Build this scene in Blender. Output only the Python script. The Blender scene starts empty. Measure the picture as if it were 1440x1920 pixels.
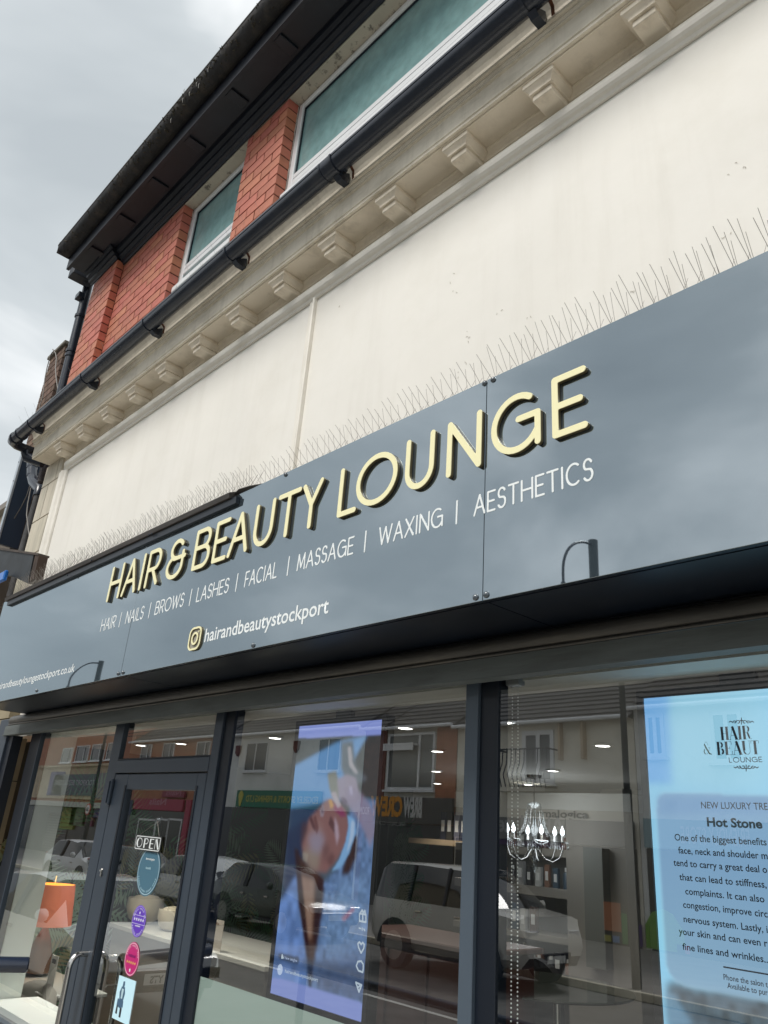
import bpy, math, random
import numpy as np
from math import sin, cos, pi, radians, sqrt
random.seed(7)
rng = np.random.default_rng(5)
S = bpy.context.scene
COL = S.collection
H = 2.05            # camera height above the pavement; heights below are relative to the camera

# ------------------------------------------------------------------ camera
YAW, PIT, ROL, FPX = -0.8412839, 0.4027196, 0.0759277, 1440.0
F = np.array([sin(YAW)*cos(PIT), cos(YAW)*cos(PIT), sin(PIT)])
R0 = np.array([cos(YAW), -sin(YAW), 0.0]); U0 = np.cross(R0, F)
R = cos(ROL)*R0 + sin(ROL)*U0
U = -sin(ROL)*R0 + cos(ROL)*U0
cam_d = bpy.data.cameras.new('camera')
cam = bpy.data.objects.new('camera', cam_d); COL.objects.link(cam)
from mathutils import Matrix, Vector
M = Matrix.Identity(4)
for i in range(3):
    M[i][0] = R[i]; M[i][1] = U[i]; M[i][2] = -F[i]
M[2][3] = H
cam.matrix_world = M
cam_d.sensor_fit = 'HORIZONTAL'; cam_d.sensor_width = 36.0
cam_d.lens = 36.0*FPX/1440.0
cam_d.clip_start = 0.05; cam_d.clip_end = 600
S.camera = cam

def at(px, py, Y):
    """point where the line of sight of a photo pixel meets the plane y = Y"""
    d = F + (px-720)/FPX*R - (py-960)/FPX*U
    return d*(Y/d[1])
def atz(px, py, Z):
    d = F + (px-720)/FPX*R - (py-960)/FPX*U
    return d*(Z/d[2])
GL = 1.965                                  # plane of the shop glass
def vat(px, py, Yv):
    """the street point that the glass mirrors at this pixel"""
    p = at(px, py, Yv); return np.array([p[0], 2*GL-Yv, p[2]])

# ------------------------------------------------------------------ world
W = bpy.data.worlds.new('World'); S.world = W; W.use_nodes = True
nt = W.node_tree; nt.nodes.clear()
def wn(t, **k):
    n = nt.nodes.new(t)
    for a, b in k.items(): setattr(n, a, b)
    return n
SUN_EL, SUN_AZ = radians(53), radians(179)
sky = wn('ShaderNodeTexSky', sky_type='NISHITA', sun_disc=False)
sky.sun_elevation = SUN_EL; sky.sun_rotation = SUN_AZ
sky.air_density = 1.0; sky.dust_density = 2.0
tc = wn('ShaderNodeTexCoord')
mp = wn('ShaderNodeMapping'); mp.inputs['Scale'].default_value = (1.0, 1.0, 1.7)
mp.inputs['Location'].default_value = (2.6, 6.1, 3.3)
n1 = wn('ShaderNodeTexNoise'); n1.inputs['Scale'].default_value = 2.1; n1.inputs['Detail'].default_value = 5; n1.inputs['Roughness'].default_value = 0.5; n1.inputs['Distortion'].default_value = 0.35
rp = wn('ShaderNodeValToRGB')
rp.color_ramp.elements[0].position = 0.37; rp.color_ramp.elements[0].color = (3.05, 3.32, 3.46, 1)
rp.color_ramp.elements[1].position = 0.64; rp.color_ramp.elements[1].color = (6.5, 6.6, 6.6, 1)
e = rp.color_ramp.elements.new(0.5); e.color = (3.85, 4.12, 4.22, 1)
mx = wn('ShaderNodeMix', data_type='RGBA'); mx.inputs[0].default_value = 0.93
bg = wn('ShaderNodeBackground'); bg.inputs['Strength'].default_value = 0.1
wo = wn('ShaderNodeOutputWorld')
L = nt.links.new
L(tc.outputs['Generated'], mp.inputs['Vector']); L(mp.outputs[0], n1.inputs['Vector']); L(n1.outputs[0], rp.inputs[0])
L(sky.outputs[0], mx.inputs[6]); L(rp.outputs[0], mx.inputs[7]); L(mx.outputs[2], bg.inputs[0]); L(bg.outputs[0], wo.inputs[0])
sd = bpy.data.lights.new('sun', 'SUN'); sd.energy = 1.5; sd.angle = radians(20); sd.color = (1.0, 0.965, 0.91)
so = bpy.data.objects.new('sun', sd); COL.objects.link(so)
# the sun stands over the street, behind the camera
az = SUN_AZ; dv = Vector((sin(az)*cos(SUN_EL), cos(az)*cos(SUN_EL), sin(SUN_EL)))
so.rotation_euler = dv.to_track_quat('Z', 'Y').to_euler(); so.location = (-10, -40, 40)
S.view_settings.view_transform = 'Standard'; S.view_settings.look = 'None'
S.view_settings.exposure = 0.85; S.view_settings.gamma = 1.0; S.view_settings.use_curve_mapping = False
S.render.engine = 'CYCLES'
S.cycles.max_bounces = 8; S.cycles.transparent_max_bounces = 12; S.cycles.caustics_reflective = False; S.cycles.caustics_refractive = False

# ------------------------------------------------------------------ materials
def srgb(r, g, b):
    def c(v):
        v /= 255.0
        return v/12.92 if v <= 0.04045 else ((v+0.055)/1.055)**2.4
    return (c(r), c(g), c(b))
MATS = {}
def mat(name, base, rough=0.6, metal=0.0, ior=1.5, var=0.0, vscale=4.0, bump=0.0, bscale=60.0, dirt=None, dirt_amt=0.0, dirt_scale=1.5, objvar=0.0, aniso=None, emit=None, alpha=None, coat=0.0, dthr=(0.5, 0.75)):
    m = bpy.data.materials.new(name); m.use_nodes = True
    t = m.node_tree; b = t.nodes['Principled BSDF']; LL = t.links.new
    b.inputs['Roughness'].default_value = rough; b.inputs['Metallic'].default_value = metal; b.inputs['IOR'].default_value = ior
    b.inputs['Base Color'].default_value = (*base, 1)
    if coat: b.inputs['Coat Weight'].default_value = coat; b.inputs['Coat Roughness'].default_value = 0.05
    geo = t.nodes.new('ShaderNodeTexCoord'); src = geo.outputs['Object']
    if aniso:
        mp = t.nodes.new('ShaderNodeMapping'); mp.inputs['Scale'].default_value = aniso
        LL(src, mp.inputs[0]); src = mp.outputs[0]
    if objvar > 0 or var > 0 or dirt:
        cur = None
        rgb = t.nodes.new('ShaderNodeRGB'); rgb.outputs[0].default_value = (*base, 1); cur = rgb.outputs[0]
        if var > 0:
            n = t.nodes.new('ShaderNodeTexNoise'); n.inputs['Scale'].default_value = vscale; n.inputs['Detail'].default_value = 6
            LL(src, n.inputs['Vector'])
            mr = t.nodes.new('ShaderNodeMapRange'); mr.inputs[1].default_value = 0.3; mr.inputs[2].default_value = 0.7; mr.inputs[3].default_value = 1-var; mr.inputs[4].default_value = 1+var
            LL(n.outputs[0], mr.inputs[0])
            h = t.nodes.new('ShaderNodeHueSaturation'); LL(cur, h.inputs['Color']); LL(mr.outputs[0], h.inputs['Value']); cur = h.outputs[0]
        if objvar > 0:
            oi = t.nodes.new('ShaderNodeObjectInfo')
            mr = t.nodes.new('ShaderNodeMapRange'); mr.inputs[3].default_value = 1-objvar; mr.inputs[4].default_value = 1+objvar
            LL(oi.outputs['Random'], mr.inputs[0])
            mr2 = t.nodes.new('ShaderNodeMapRange'); mr2.inputs[3].default_value = 0.488; mr2.inputs[4].default_value = 0.508
            ml = t.nodes.new('ShaderNodeMath'); ml.operation = 'FRACT'; m7 = t.nodes.new('ShaderNodeMath'); m7.operation = 'MULTIPLY'; m7.inputs[1].default_value = 7.31
            LL(oi.outputs['Random'], m7.inputs[0]); LL(m7.outputs[0], ml.inputs[0]); LL(ml.outputs[0], mr2.inputs[0])
            h = t.nodes.new('ShaderNodeHueSaturation'); LL(cur, h.inputs['Color']); LL(mr.outputs[0], h.inputs['Value']); LL(mr2.outputs[0], h.inputs['Hue']); cur = h.outputs[0]
        if dirt:
            n = t.nodes.new('ShaderNodeTexNoise'); n.inputs['Scale'].default_value = dirt_scale; n.inputs['Detail'].default_value = 8; n.inputs['Roughness'].default_value = 0.65
            LL(src, n.inputs['Vector'])
            mr = t.nodes.new('ShaderNodeMapRange'); mr.inputs[1].default_value = dthr[0]; mr.inputs[2].default_value = dthr[1]; mr.inputs[4].default_value = dirt_amt
            LL(n.outputs[0], mr.inputs[0])
            x = t.nodes.new('ShaderNodeMix'); x.data_type = 'RGBA'; LL(mr.outputs[0], x.inputs[0]); LL(cur, x.inputs[6]); x.inputs[7].default_value = (*dirt, 1); cur = x.outputs[2]
        LL(cur, b.inputs['Base Color'])
    if bump > 0:
        n = t.nodes.new('ShaderNodeTexNoise'); n.inputs['Scale'].default_value = bscale; n.inputs['Detail'].default_value = 6
        LL(src, n.inputs['Vector'])
        bp = t.nodes.new('ShaderNodeBump'); bp.inputs['Strength'].default_value = bump; bp.inputs['Distance'].default_value = 0.01
        LL(n.outputs[0], bp.inputs['Height']); LL(bp.outputs[0], b.inputs['Normal'])
    if emit:
        b.inputs['Emission Color'].default_value = (*emit[0], 1); b.inputs['Emission Strength'].default_value = emit[1]
    if alpha is not None: b.inputs['Alpha'].default_value = alpha
    m.diffuse_color = (*base, 1)
    return m

def glass_mat(name, tint, ior, rough=0.0, body=None, body_amt=0.0):
    m = bpy.data.materials.new(name); m.use_nodes = True
    t = m.node_tree; t.nodes.clear(); LL = t.links.new
    # reflectance that is the same from both sides of a thin sheet: f0 + (1-f0)(1-cos)^5
    f0 = ior
    lw_ = t.nodes.new('ShaderNodeLayerWeight'); lw_.inputs[0].default_value = 0.5
    pw_ = t.nodes.new('ShaderNodeMath'); pw_.operation = 'POWER'; pw_.inputs[1].default_value = 5.0
    fr = t.nodes.new('ShaderNodeMath'); fr.operation = 'MULTIPLY_ADD'; fr.inputs[1].default_value = 1-f0; fr.inputs[2].default_value = f0
    LL(lw_.outputs['Facing'], pw_.inputs[0]); LL(pw_.outputs[0], fr.inputs[0])
    tr = t.nodes.new('ShaderNodeBsdfTransparent'); tr.inputs[0].default_value = (*tint, 1)
    gl = t.nodes.new('ShaderNodeBsdfGlossy'); gl.inputs['Roughness'].default_value = rough; gl.inputs['Color'].default_value = (0.95, 0.97, 1, 1)
    base = tr.outputs[0]
    if body:
        df = t.nodes.new('ShaderNodeBsdfDiffuse'); df.inputs[0].default_value = (*body, 1)
        mm = t.nodes.new('ShaderNodeMixShader'); mm.inputs[0].default_value = body_amt
        LL(tr.outputs[0], mm.inputs[1]); LL(df.outputs[0], mm.inputs[2]); base = mm.outputs[0]
    mx = t.nodes.new('ShaderNodeMixShader'); o = t.nodes.new('ShaderNodeOutputMaterial')
    g2 = t.nodes.new('ShaderNodeNewGeometry'); 
    LL(fr.outputs[0], mx.inputs[0]); LL(base, mx.inputs[1]); LL(gl.outputs[0], mx.inputs[2]); LL(mx.outputs[0], o.inputs[0])
    return m
def emis(name, col, s):
    m = bpy.data.materials.new(name); m.use_nodes = True
    t = m.node_tree; t.nodes.clear()
    e = t.nodes.new('ShaderNodeEmission'); e.inputs[0].default_value = (*col, 1); e.inputs[1].default_value = s
    o = t.nodes.new('ShaderNodeOutputMaterial'); t.links.new(e.outputs[0], o.inputs[0]); return m

m_render = mat('cream_render', (0.87, 0.84, 0.775), 0.75, var=0.045, vscale=1.3, bump=0.22, bscale=7, dirt=(0.62, 0.57, 0.47), dirt_amt=0.30, dirt_scale=1.1, dthr=(0.52, 0.8))
def add_streaks(m, col, amt, sc, th0, th1, sc2=None):
    t = m.node_tree; b = t.nodes['Principled BSDF']; LL = t.links.new
    src = b.inputs['Base Color'].links[0].from_socket
    tcx = t.nodes.new('ShaderNodeTexCoord'); mpx = t.nodes.new('ShaderNodeMapping'); mpx.inputs['Scale'].default_value = sc
    n = t.nodes.new('ShaderNodeTexNoise'); n.inputs['Scale'].default_value = 1.0; n.inputs['Detail'].default_value = 7; n.inputs['Roughness'].default_value = .7
    LL(tcx.outputs['Object'], mpx.inputs[0]); LL(mpx.outputs[0], n.inputs['Vector'])
    mr = t.nodes.new('ShaderNodeMapRange'); mr.inputs[1].default_value = th0; mr.inputs[2].default_value = th1; mr.inputs[4].default_value = amt
    LL(n.outputs[0], mr.inputs[0]); x = t.nodes.new('ShaderNodeMix'); x.data_type = 'RGBA'
    LL(mr.outputs[0], x.inputs[0]); LL(src, x.inputs[6]); x.inputs[7].default_value = (*col, 1); LL(x.outputs[2], b.inputs['Base Color'])
add_streaks(m_render, (0.50, 0.45, 0.36), .22, (7, 7, .55), .50, .85)
add_streaks(m_render, (0.36, 0.31, 0.25), .75, (26, 26, 22), .735, .78)
add_streaks(m_render, (0.93, 0.90, 0.85), .5, (2.2, 2.2, 1.4), .48, .8)
m_trim = mat('cream_trim', (0.88, 0.84, 0.76), 0.6, var=0.06, vscale=2, bump=0.2, bscale=18, dirt=(0.45, 0.39, 0.30), dirt_amt=0.35, dirt_scale=2.2)
m_cornice = mat('weathered_cornice', (0.84, 0.77, 0.64), 0.7, var=0.10, vscale=3, bump=0.25, bscale=14, dirt=(0.30, 0.25, 0.18), dirt_amt=0.5, dirt_scale=2.4, aniso=(1, 2, 3))
m_soffit = mat('cornice_soffit', (0.86, 0.77, 0.63), 0.75, var=0.08, vscale=3, bump=0.3, bscale=12, dirt=(0.22, 0.17, 0.11), dirt_amt=0.4, dirt_scale=3)
add_streaks(m_cornice, (0.32, 0.27, 0.19), .45, (11, 5, 1.2), .50, .80); add_streaks(m_soffit, (0.30, 0.25, 0.18), .5, (5, 5, 5), .55, .78); add_streaks(m_trim, (0.45, 0.40, 0.32), .22, (6, 4, 2), .52, .8)
m_stone = mat('pale_stone', (0.60, 0.55, 0.44), 0.75, var=0.08, vscale=4, bump=0.25, bscale=20, dirt=(0.26, 0.25, 0.20), dirt_amt=0.6, dirt_scale=2.5, objvar=0.05, aniso=(3, 3, 0.7))
m_tan = mat('tan_stone', (0.30, 0.25, 0.165), 0.8, var=0.12, vscale=3, bump=0.3, bscale=20)
m_brick = mat('red_facing_brick', (0.50, 0.17, 0.105), 0.6, var=0.14, vscale=11, bump=0.25, bscale=30, objvar=0.08, dirt=(0.26, 0.09, 0.06), dirt_amt=0.35, dirt_scale=3.5)
m_mortar = mat('dark_red_mortar', (0.045, 0.012, 0.009), 0.95)
m_brown = mat('old_brown_brick', (0.135, 0.085, 0.06), 0.85, var=0.25, vscale=8, bump=0.4, bscale=25, objvar=0.3)
m_mortar2 = mat('grey_mortar', (0.12, 0.10, 0.08), 0.9, var=0.2, vscale=8)
m_black = mat('black_gutter_plastic', (0.017, 0.023, 0.037), 0.25, var=0.2, vscale=4, bump=0.05, bscale=9, dirt=(0.05, 0.05, 0.05), dirt_amt=0.5, dirt_scale=4)
m_eaves = mat('black_painted_timber', (0.005, 0.008, 0.016), 0.5, var=0.25, vscale=3, bump=0.2, bscale=12, dirt=(0.03, 0.032, 0.04), dirt_amt=0.2, dirt_scale=3)
m_oldgut = mat('mossy_black_gutter', (0.017, 0.017, 0.019), 0.75, var=0.4, vscale=9, bump=0.8, bscale=22, dirt=(0.055, 0.045, 0.035), dirt_amt=0.8, dirt_scale=7, dthr=(0.48, 0.68))
m_rust = mat('rusted_steel', (0.17, 0.065, 0.03), 0.85, var=0.5, vscale=40, bump=0.5, bscale=80, dirt=(0.05, 0.025, 0.02), dirt_amt=0.8, dirt_scale=45)
m_upvc = mat('white_upvc', (0.78, 0.79, 0.80), 0.25, var=0.02, vscale=3, dirt=(0.45, 0.44, 0.42), dirt_amt=0.2, dirt_scale=5)
m_lintel = mat('stained_lintel', (0.50, 0.46, 0.38), 0.8, var=0.1, vscale=6, dirt=(0.08, 0.07, 0.06), dirt_amt=0.8, dirt_scale=16, dthr=(0.56, 0.66))
m_teal = mat('teal_obscured_glass', (0.21, 0.36, 0.36), 0.22, ior=1.5, var=0.14, vscale=12, bump=0.05, bscale=60, dirt=(0.26, 0.34, 0.34), dirt_amt=0.35, dirt_scale=30)
m_panel = glass_mat('slate_grey_composite', (0.9, 0.9, 0.9), 0.36, 0.014, body=(0.035, 0.047, 0.058), body_amt=1.0)
_t = m_panel.node_tree
[n for n in _t.nodes if n.type == 'BSDF_GLOSSY'][0].inputs['Color'].default_value = (0.82, 0.93, 1.0, 1)
_n = _t.nodes.new('ShaderNodeTexNoise'); _n.inputs['Scale'].default_value = 1.3; _b = _t.nodes.new('ShaderNodeBump'); _b.inputs['Strength'].default_value = 0.02; _b.inputs['Distance'].default_value = 0.05
_tc = _t.nodes.new('ShaderNodeTexCoord'); _t.links.new(_tc.outputs['Object'], _n.inputs['Vector']); _t.links.new(_n.outputs[0], _b.inputs['Height'])
_t.links.new(_b.outputs[0], [n for n in _t.nodes if n.type == 'BSDF_GLOSSY'][0].inputs['Normal'])
m_dark = mat('dark_return_panel', (0.005, 0.009, 0.017), 0.35, var=0.3, vscale=3, dirt=(0.05, 0.05, 0.05), dirt_amt=0.2, dirt_scale=5)
m_cream = mat('cream_gold_acrylic', (0.97, 0.91, 0.56), 0.35, ior=1.45)
m_gold = mat('brushed_gold_edge', (0.17, 0.135, 0.07), 0.5, metal=0.2, var=0.15, vscale=20)
m_golddk = mat('dark_letter_edge', (0.022, 0.019, 0.014), 0.3)
m_vinyl = mat('white_vinyl', (0.88, 0.92, 0.92), 0.35)
m_rivet = mat('grey_rivet_cap', (0.075, 0.095, 0.115), 0.2, ior=1.9)
m_trimcap = mat('brown_black_trim', (0.040, 0.034, 0.030), 0.6, var=0.35, vscale=6, bump=0.3, bscale=20, dirt=(0.10, 0.085, 0.07), dirt_amt=0.3, dirt_scale=7, aniso=(0.4, 3, 3))
m_wire = mat('steel_wire', (0.24, 0.22, 0.195), 0.4, metal=0.3)
m_galv = mat('galvanised_slat', (0.085, 0.08, 0.072), 0.45, metal=0.35, var=0.25, vscale=5, bump=0.15, bscale=25, dirt=(0.20, 0.18, 0.14), dirt_amt=0.55, dirt_scale=6, aniso=(0.5, 4, 4))
m_galv2 = mat('galvanised_bottom_bar', (0.125, 0.14, 0.135), 0.6, metal=0.1, var=0.2, vscale=4, bump=0.1, bscale=25, dirt=(0.07, 0.07, 0.065), dirt_amt=0.5, dirt_scale=5, aniso=(0.6, 4, 4))
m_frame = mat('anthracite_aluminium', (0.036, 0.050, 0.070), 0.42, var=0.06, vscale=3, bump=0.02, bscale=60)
m_framedk = mat('anthracite_shaded', (0.004, 0.008, 0.016), 0.45)  # darker copy of the frame colour, shade on the frame put into it
m_steel = mat('stainless_steel', (0.62, 0.60, 0.57), 0.18, metal=1.0)
m_navyrail = mat('navy_handrail', (0.018, 0.028, 0.055), 0.25, ior=1.6)
m_glass = glass_mat('shop_glass', (0.90, 0.94, 0.93), 0.24)
m_frost = glass_mat('frosted_film', (0.8, 0.9, 0.88), 0.04, 0.25, body=(0.62, 0.74, 0.68), body_amt=0.80)
m_carglass = mat('car_glass', (0.012, 0.014, 0.016), 0.03, ior=1.9)
m_winglass = mat('dark_window_glass', (0.03, 0.035, 0.038), 0.05, ior=1.8)
m_crystal = glass_mat('crystal', (0.9, 0.92, 0.92), 0.12)

# ------------------------------------------------------------------ mesh helpers
class MB:
    def __init__(s): s.v = []; s.f = []; s.mi = []; s.cur = 0
    def add(s, vs, fs):
        o = len(s.v); s.v += [tuple(map(float, p)) for p in vs]
        for f in fs: s.f.append(tuple(i+o for i in f)); s.mi.append(s.cur)
        return s
    def box(s, x0, x1, y0, y1, z0, z1, ch=0.0):
        if ch > 0 and min(x1-x0, y1-y0, z1-z0) > 2.2*ch:
            # box with chamfered edges, 26 faces
            X, Y, Z = (x0, x1), (y0, y1), (z0, z1); vs = []; idx = {}
            for i in (0, 1):
                for j in (0, 1):
                    for k in (0, 1):
                        sx, sy, sz = (1 if i == 0 else -1)*ch, (1 if j == 0 else -1)*ch, (1 if k == 0 else -1)*ch
                        idx[i, j, k, 'x'] = len(vs); vs.append((X[i], Y[j]+sy, Z[k]+sz))
                        idx[i, j, k, 'y'] = len(vs); vs.append((X[i]+sx, Y[j], Z[k]+sz))
                        idx[i, j, k, 'z'] = len(vs); vs.append((X[i]+sx, Y[j]+sy, Z[k]))
            fs = []
            def q(*k): fs.append(tuple(idx[t] for t in k))
            for i in (0, 1): q((i,0,0,'x'), (i,1,0,'x'), (i,1,1,'x'), (i,0,1,'x'))
            for j in (0, 1): q((0,j,0,'y'), (1,j,0,'y'), (1,j,1,'y'), (0,j,1,'y'))
            for k in (0, 1): q((0,0,k,'z'), (1,0,k,'z'), (1,1,k,'z'), (0,1,k,'z'))
            for i in (0, 1):
                for j in (0, 1): q((i,j,0,'x'), (i,j,1,'x'), (i,j,1,'y'), (i,j,0,'y'))
                for k in (0, 1): q((i,0,k,'x'), (i,1,k,'x'), (i,1,k,'z'), (i,0,k,'z'))
            for j in (0, 1):
                for k in (0, 1): q((0,j,k,'y'), (1,j,k,'y'), (1,j,k,'z'), (0,j,k,'z'))
            for i in (0, 1):
                for j in (0, 1):
                    for k in (0, 1): q((i,j,k,'x'), (i,j,k,'y'), (i,j,k,'z'))
            return s.add(vs, fs)
        return s.add([(x0,y0,z0),(x1,y0,z0),(x1,y1,z0),(x0,y1,z0),(x0,y0,z1),(x1,y0,z1),(x1,y1,z1),(x0,y1,z1)],
                     [(0,3,2,1),(4,5,6,7),(0,1,5,4),(1,2,6,5),(2,3,7,6),(3,0,4,7)])
    def prism_x(s, prof, x0, x1):
        """closed (y,z) profile run along x"""
        n = len(prof); vs = [(x0, y, z) for y, z in prof] + [(x1, y, z) for y, z in prof]
        fs = [(i, (i+1) % n, (i+1) % n+n, i+n) for i in range(n)] + [tuple(range(n))[::-1], tuple(range(n, 2*n))]
        return s.add(vs, fs)
    def prism_y(s, prof, y0, y1):
        n = len(prof); vs = [(x, y0, z) for x, z in prof] + [(x, y1, z) for x, z in prof]
        fs = [(i, (i+1) % n, (i+1) % n+n, i+n) for i in range(n)] + [tuple(range(n))[::-1], tuple(range(n, 2*n))]
        return s.add(vs, fs)
    def prism_z(s, prof, z0, z1):
        n = len(prof); vs = [(x, y, z0) for x, y in prof] + [(x, y, z1) for x, y in prof]
        fs = [(i, (i+1) % n, (i+1) % n+n, i+n) for i in range(n)] + [tuple(range(n))[::-1], tuple(range(n, 2*n))]
        return s.add(vs, fs)
    def tube(s, pts, r, n=8, cap=True):
        pts = [np.array(p, float) for p in pts]; rs = r if hasattr(r, '__len__') else [r]*len(pts)
        vs = []; up = None
        for i, p in enumerate(pts):
            t = pts[min(i+1, len(pts)-1)] - pts[max(i-1, 0)]; t /= np.linalg.norm(t)+1e-12
            if up is None:
                a = np.array([0, 0, 1.0]) if abs(t[2]) < 0.9 else np.array([1.0, 0, 0])
            else: a = up
            b = np.cross(t, a); b /= np.linalg.norm(b); c = np.cross(b, t); up = c
            for k in range(n):
                an = 2*pi*k/n; vs.append(p + rs[i]*(cos(an)*b + sin(an)*c))
        fs = []
        for i in range(len(pts)-1):
            for k in range(n): fs.append((i*n+k, i*n+(k+1) % n, (i+1)*n+(k+1) % n, (i+1)*n+k))
        if cap: fs += [tuple(range(n))[::-1], tuple(range((len(pts)-1)*n, len(pts)*n))]
        return s.add(vs, fs)
    def lathe(s, prof, c, n=16, axis='z'):
        vs = []
        for r, z in prof:
            for k in range(n):
                a = 2*pi*k/n
                if axis == 'z': vs.append((c[0]+r*cos(a), c[1]+r*sin(a), c[2]+z))
                elif axis == 'y': vs.append((c[0]+r*cos(a), c[1]+z, c[2]+r*sin(a)))
                else: vs.append((c[0]+z, c[1]+r*cos(a), c[2]+r*sin(a)))
        fs = []
        for i in range(len(prof)-1):
            for k in range(n): fs.append((i*n+k, i*n+(k+1) % n, (i+1)*n+(k+1) % n, (i+1)*n+k))
        fs += [tuple(range(n))[::-1], tuple(range((len(prof)-1)*n, len(prof)*n))]
        return s.add(vs, fs)
    def quad(s, a, b, c, d): return s.add([a, b, c, d], [(0, 1, 2, 3)])
    def build(s, name, m, parent=None, local=False, smooth=False, label=None, cat=None, group=None, kind=None):
        v = np.array(s.v, float).reshape(-1, 3)
        if local: off = np.zeros(3)
        else:
            off = np.array([(v[:, 0].min()+v[:, 0].max())/2, (v[:, 1].min()+v[:, 1].max())/2, v[:, 2].min()])
        me = bpy.data.meshes.new(name); me.from_pydata([tuple(p) for p in (v-off)], [], s.f)
        for mm in (m if isinstance(m, (list, tuple)) else [m]): me.materials.append(mm)
        if isinstance(m, (list, tuple)): me.polygons.foreach_set('material_index', s.mi)
        import bmesh
        bm = bmesh.new(); bm.from_mesh(me); bmesh.ops.recalc_face_normals(bm, faces=bm.faces)
        bm.to_mesh(me); bm.free()
        if smooth: smooth_mesh(me, smooth if smooth is not True else 40)
        o = bpy.data.objects.new(name, me); COL.objects.link(o)
        place(o, off, parent, local); tag(o, label, cat, group, kind); return o
def smooth_mesh(me, deg):
    import bmesh
    me.polygons.foreach_set('use_smooth', [True]*len(me.polygons))
    bm = bmesh.new(); bm.from_mesh(me)
    for e in bm.edges:
        if len(e.link_faces) == 2 and e.calc_face_angle(0) > radians(deg): e.smooth = False
    bm.to_mesh(me); bm.free()
WORLD = {}
def place(o, off, parent, local=False):
    """off is camera-relative; objects are stored with real heights above the pavement"""
    if parent is None:
        o.location = (off[0], off[1], off[2]+(0 if local else H)); WORLD[o.name] = np.array(off, float)
    else:
        o.parent = parent
        o.location = tuple(off) if local else tuple(np.array(off)-WORLD[parent.name])
        WORLD[o.name] = np.array(off, float)
def tag(o, label=None, cat=None, group=None, kind=None):
    if label: o['label'] = label
    if cat: o['category'] = cat
    if group: o['group'] = group
    if kind: o['kind'] = kind
    return o
def thing(name, label, cat, loc=(0, 0, -H), rz=0.0, group=None):
    o = bpy.data.objects.new(name, None); COL.objects.link(o); o.empty_display_size = 0.2
    o.location = (loc[0], loc[1], loc[2]+H); o.rotation_euler = (0, 0, rz)
    WORLD[o.name] = np.array(loc, float)
    return tag(o, label, cat, group)
def inst(src, off, parent, name=None, rot=None, scale=None):
    """another object sharing a mesh; off is camera-relative position of its origin"""
    o = src.copy(); COL.objects.link(o)
    if name: o.name = name
    o.parent = parent
    base = WORLD[parent.name] if parent else np.array([0, 0, -H])
    o.location = tuple(np.array(off)-base)
    if rot: o.rotation_euler = rot
    if scale: o.scale = scale
    WORLD[o.name] = np.array(off, float)
    return o

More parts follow.
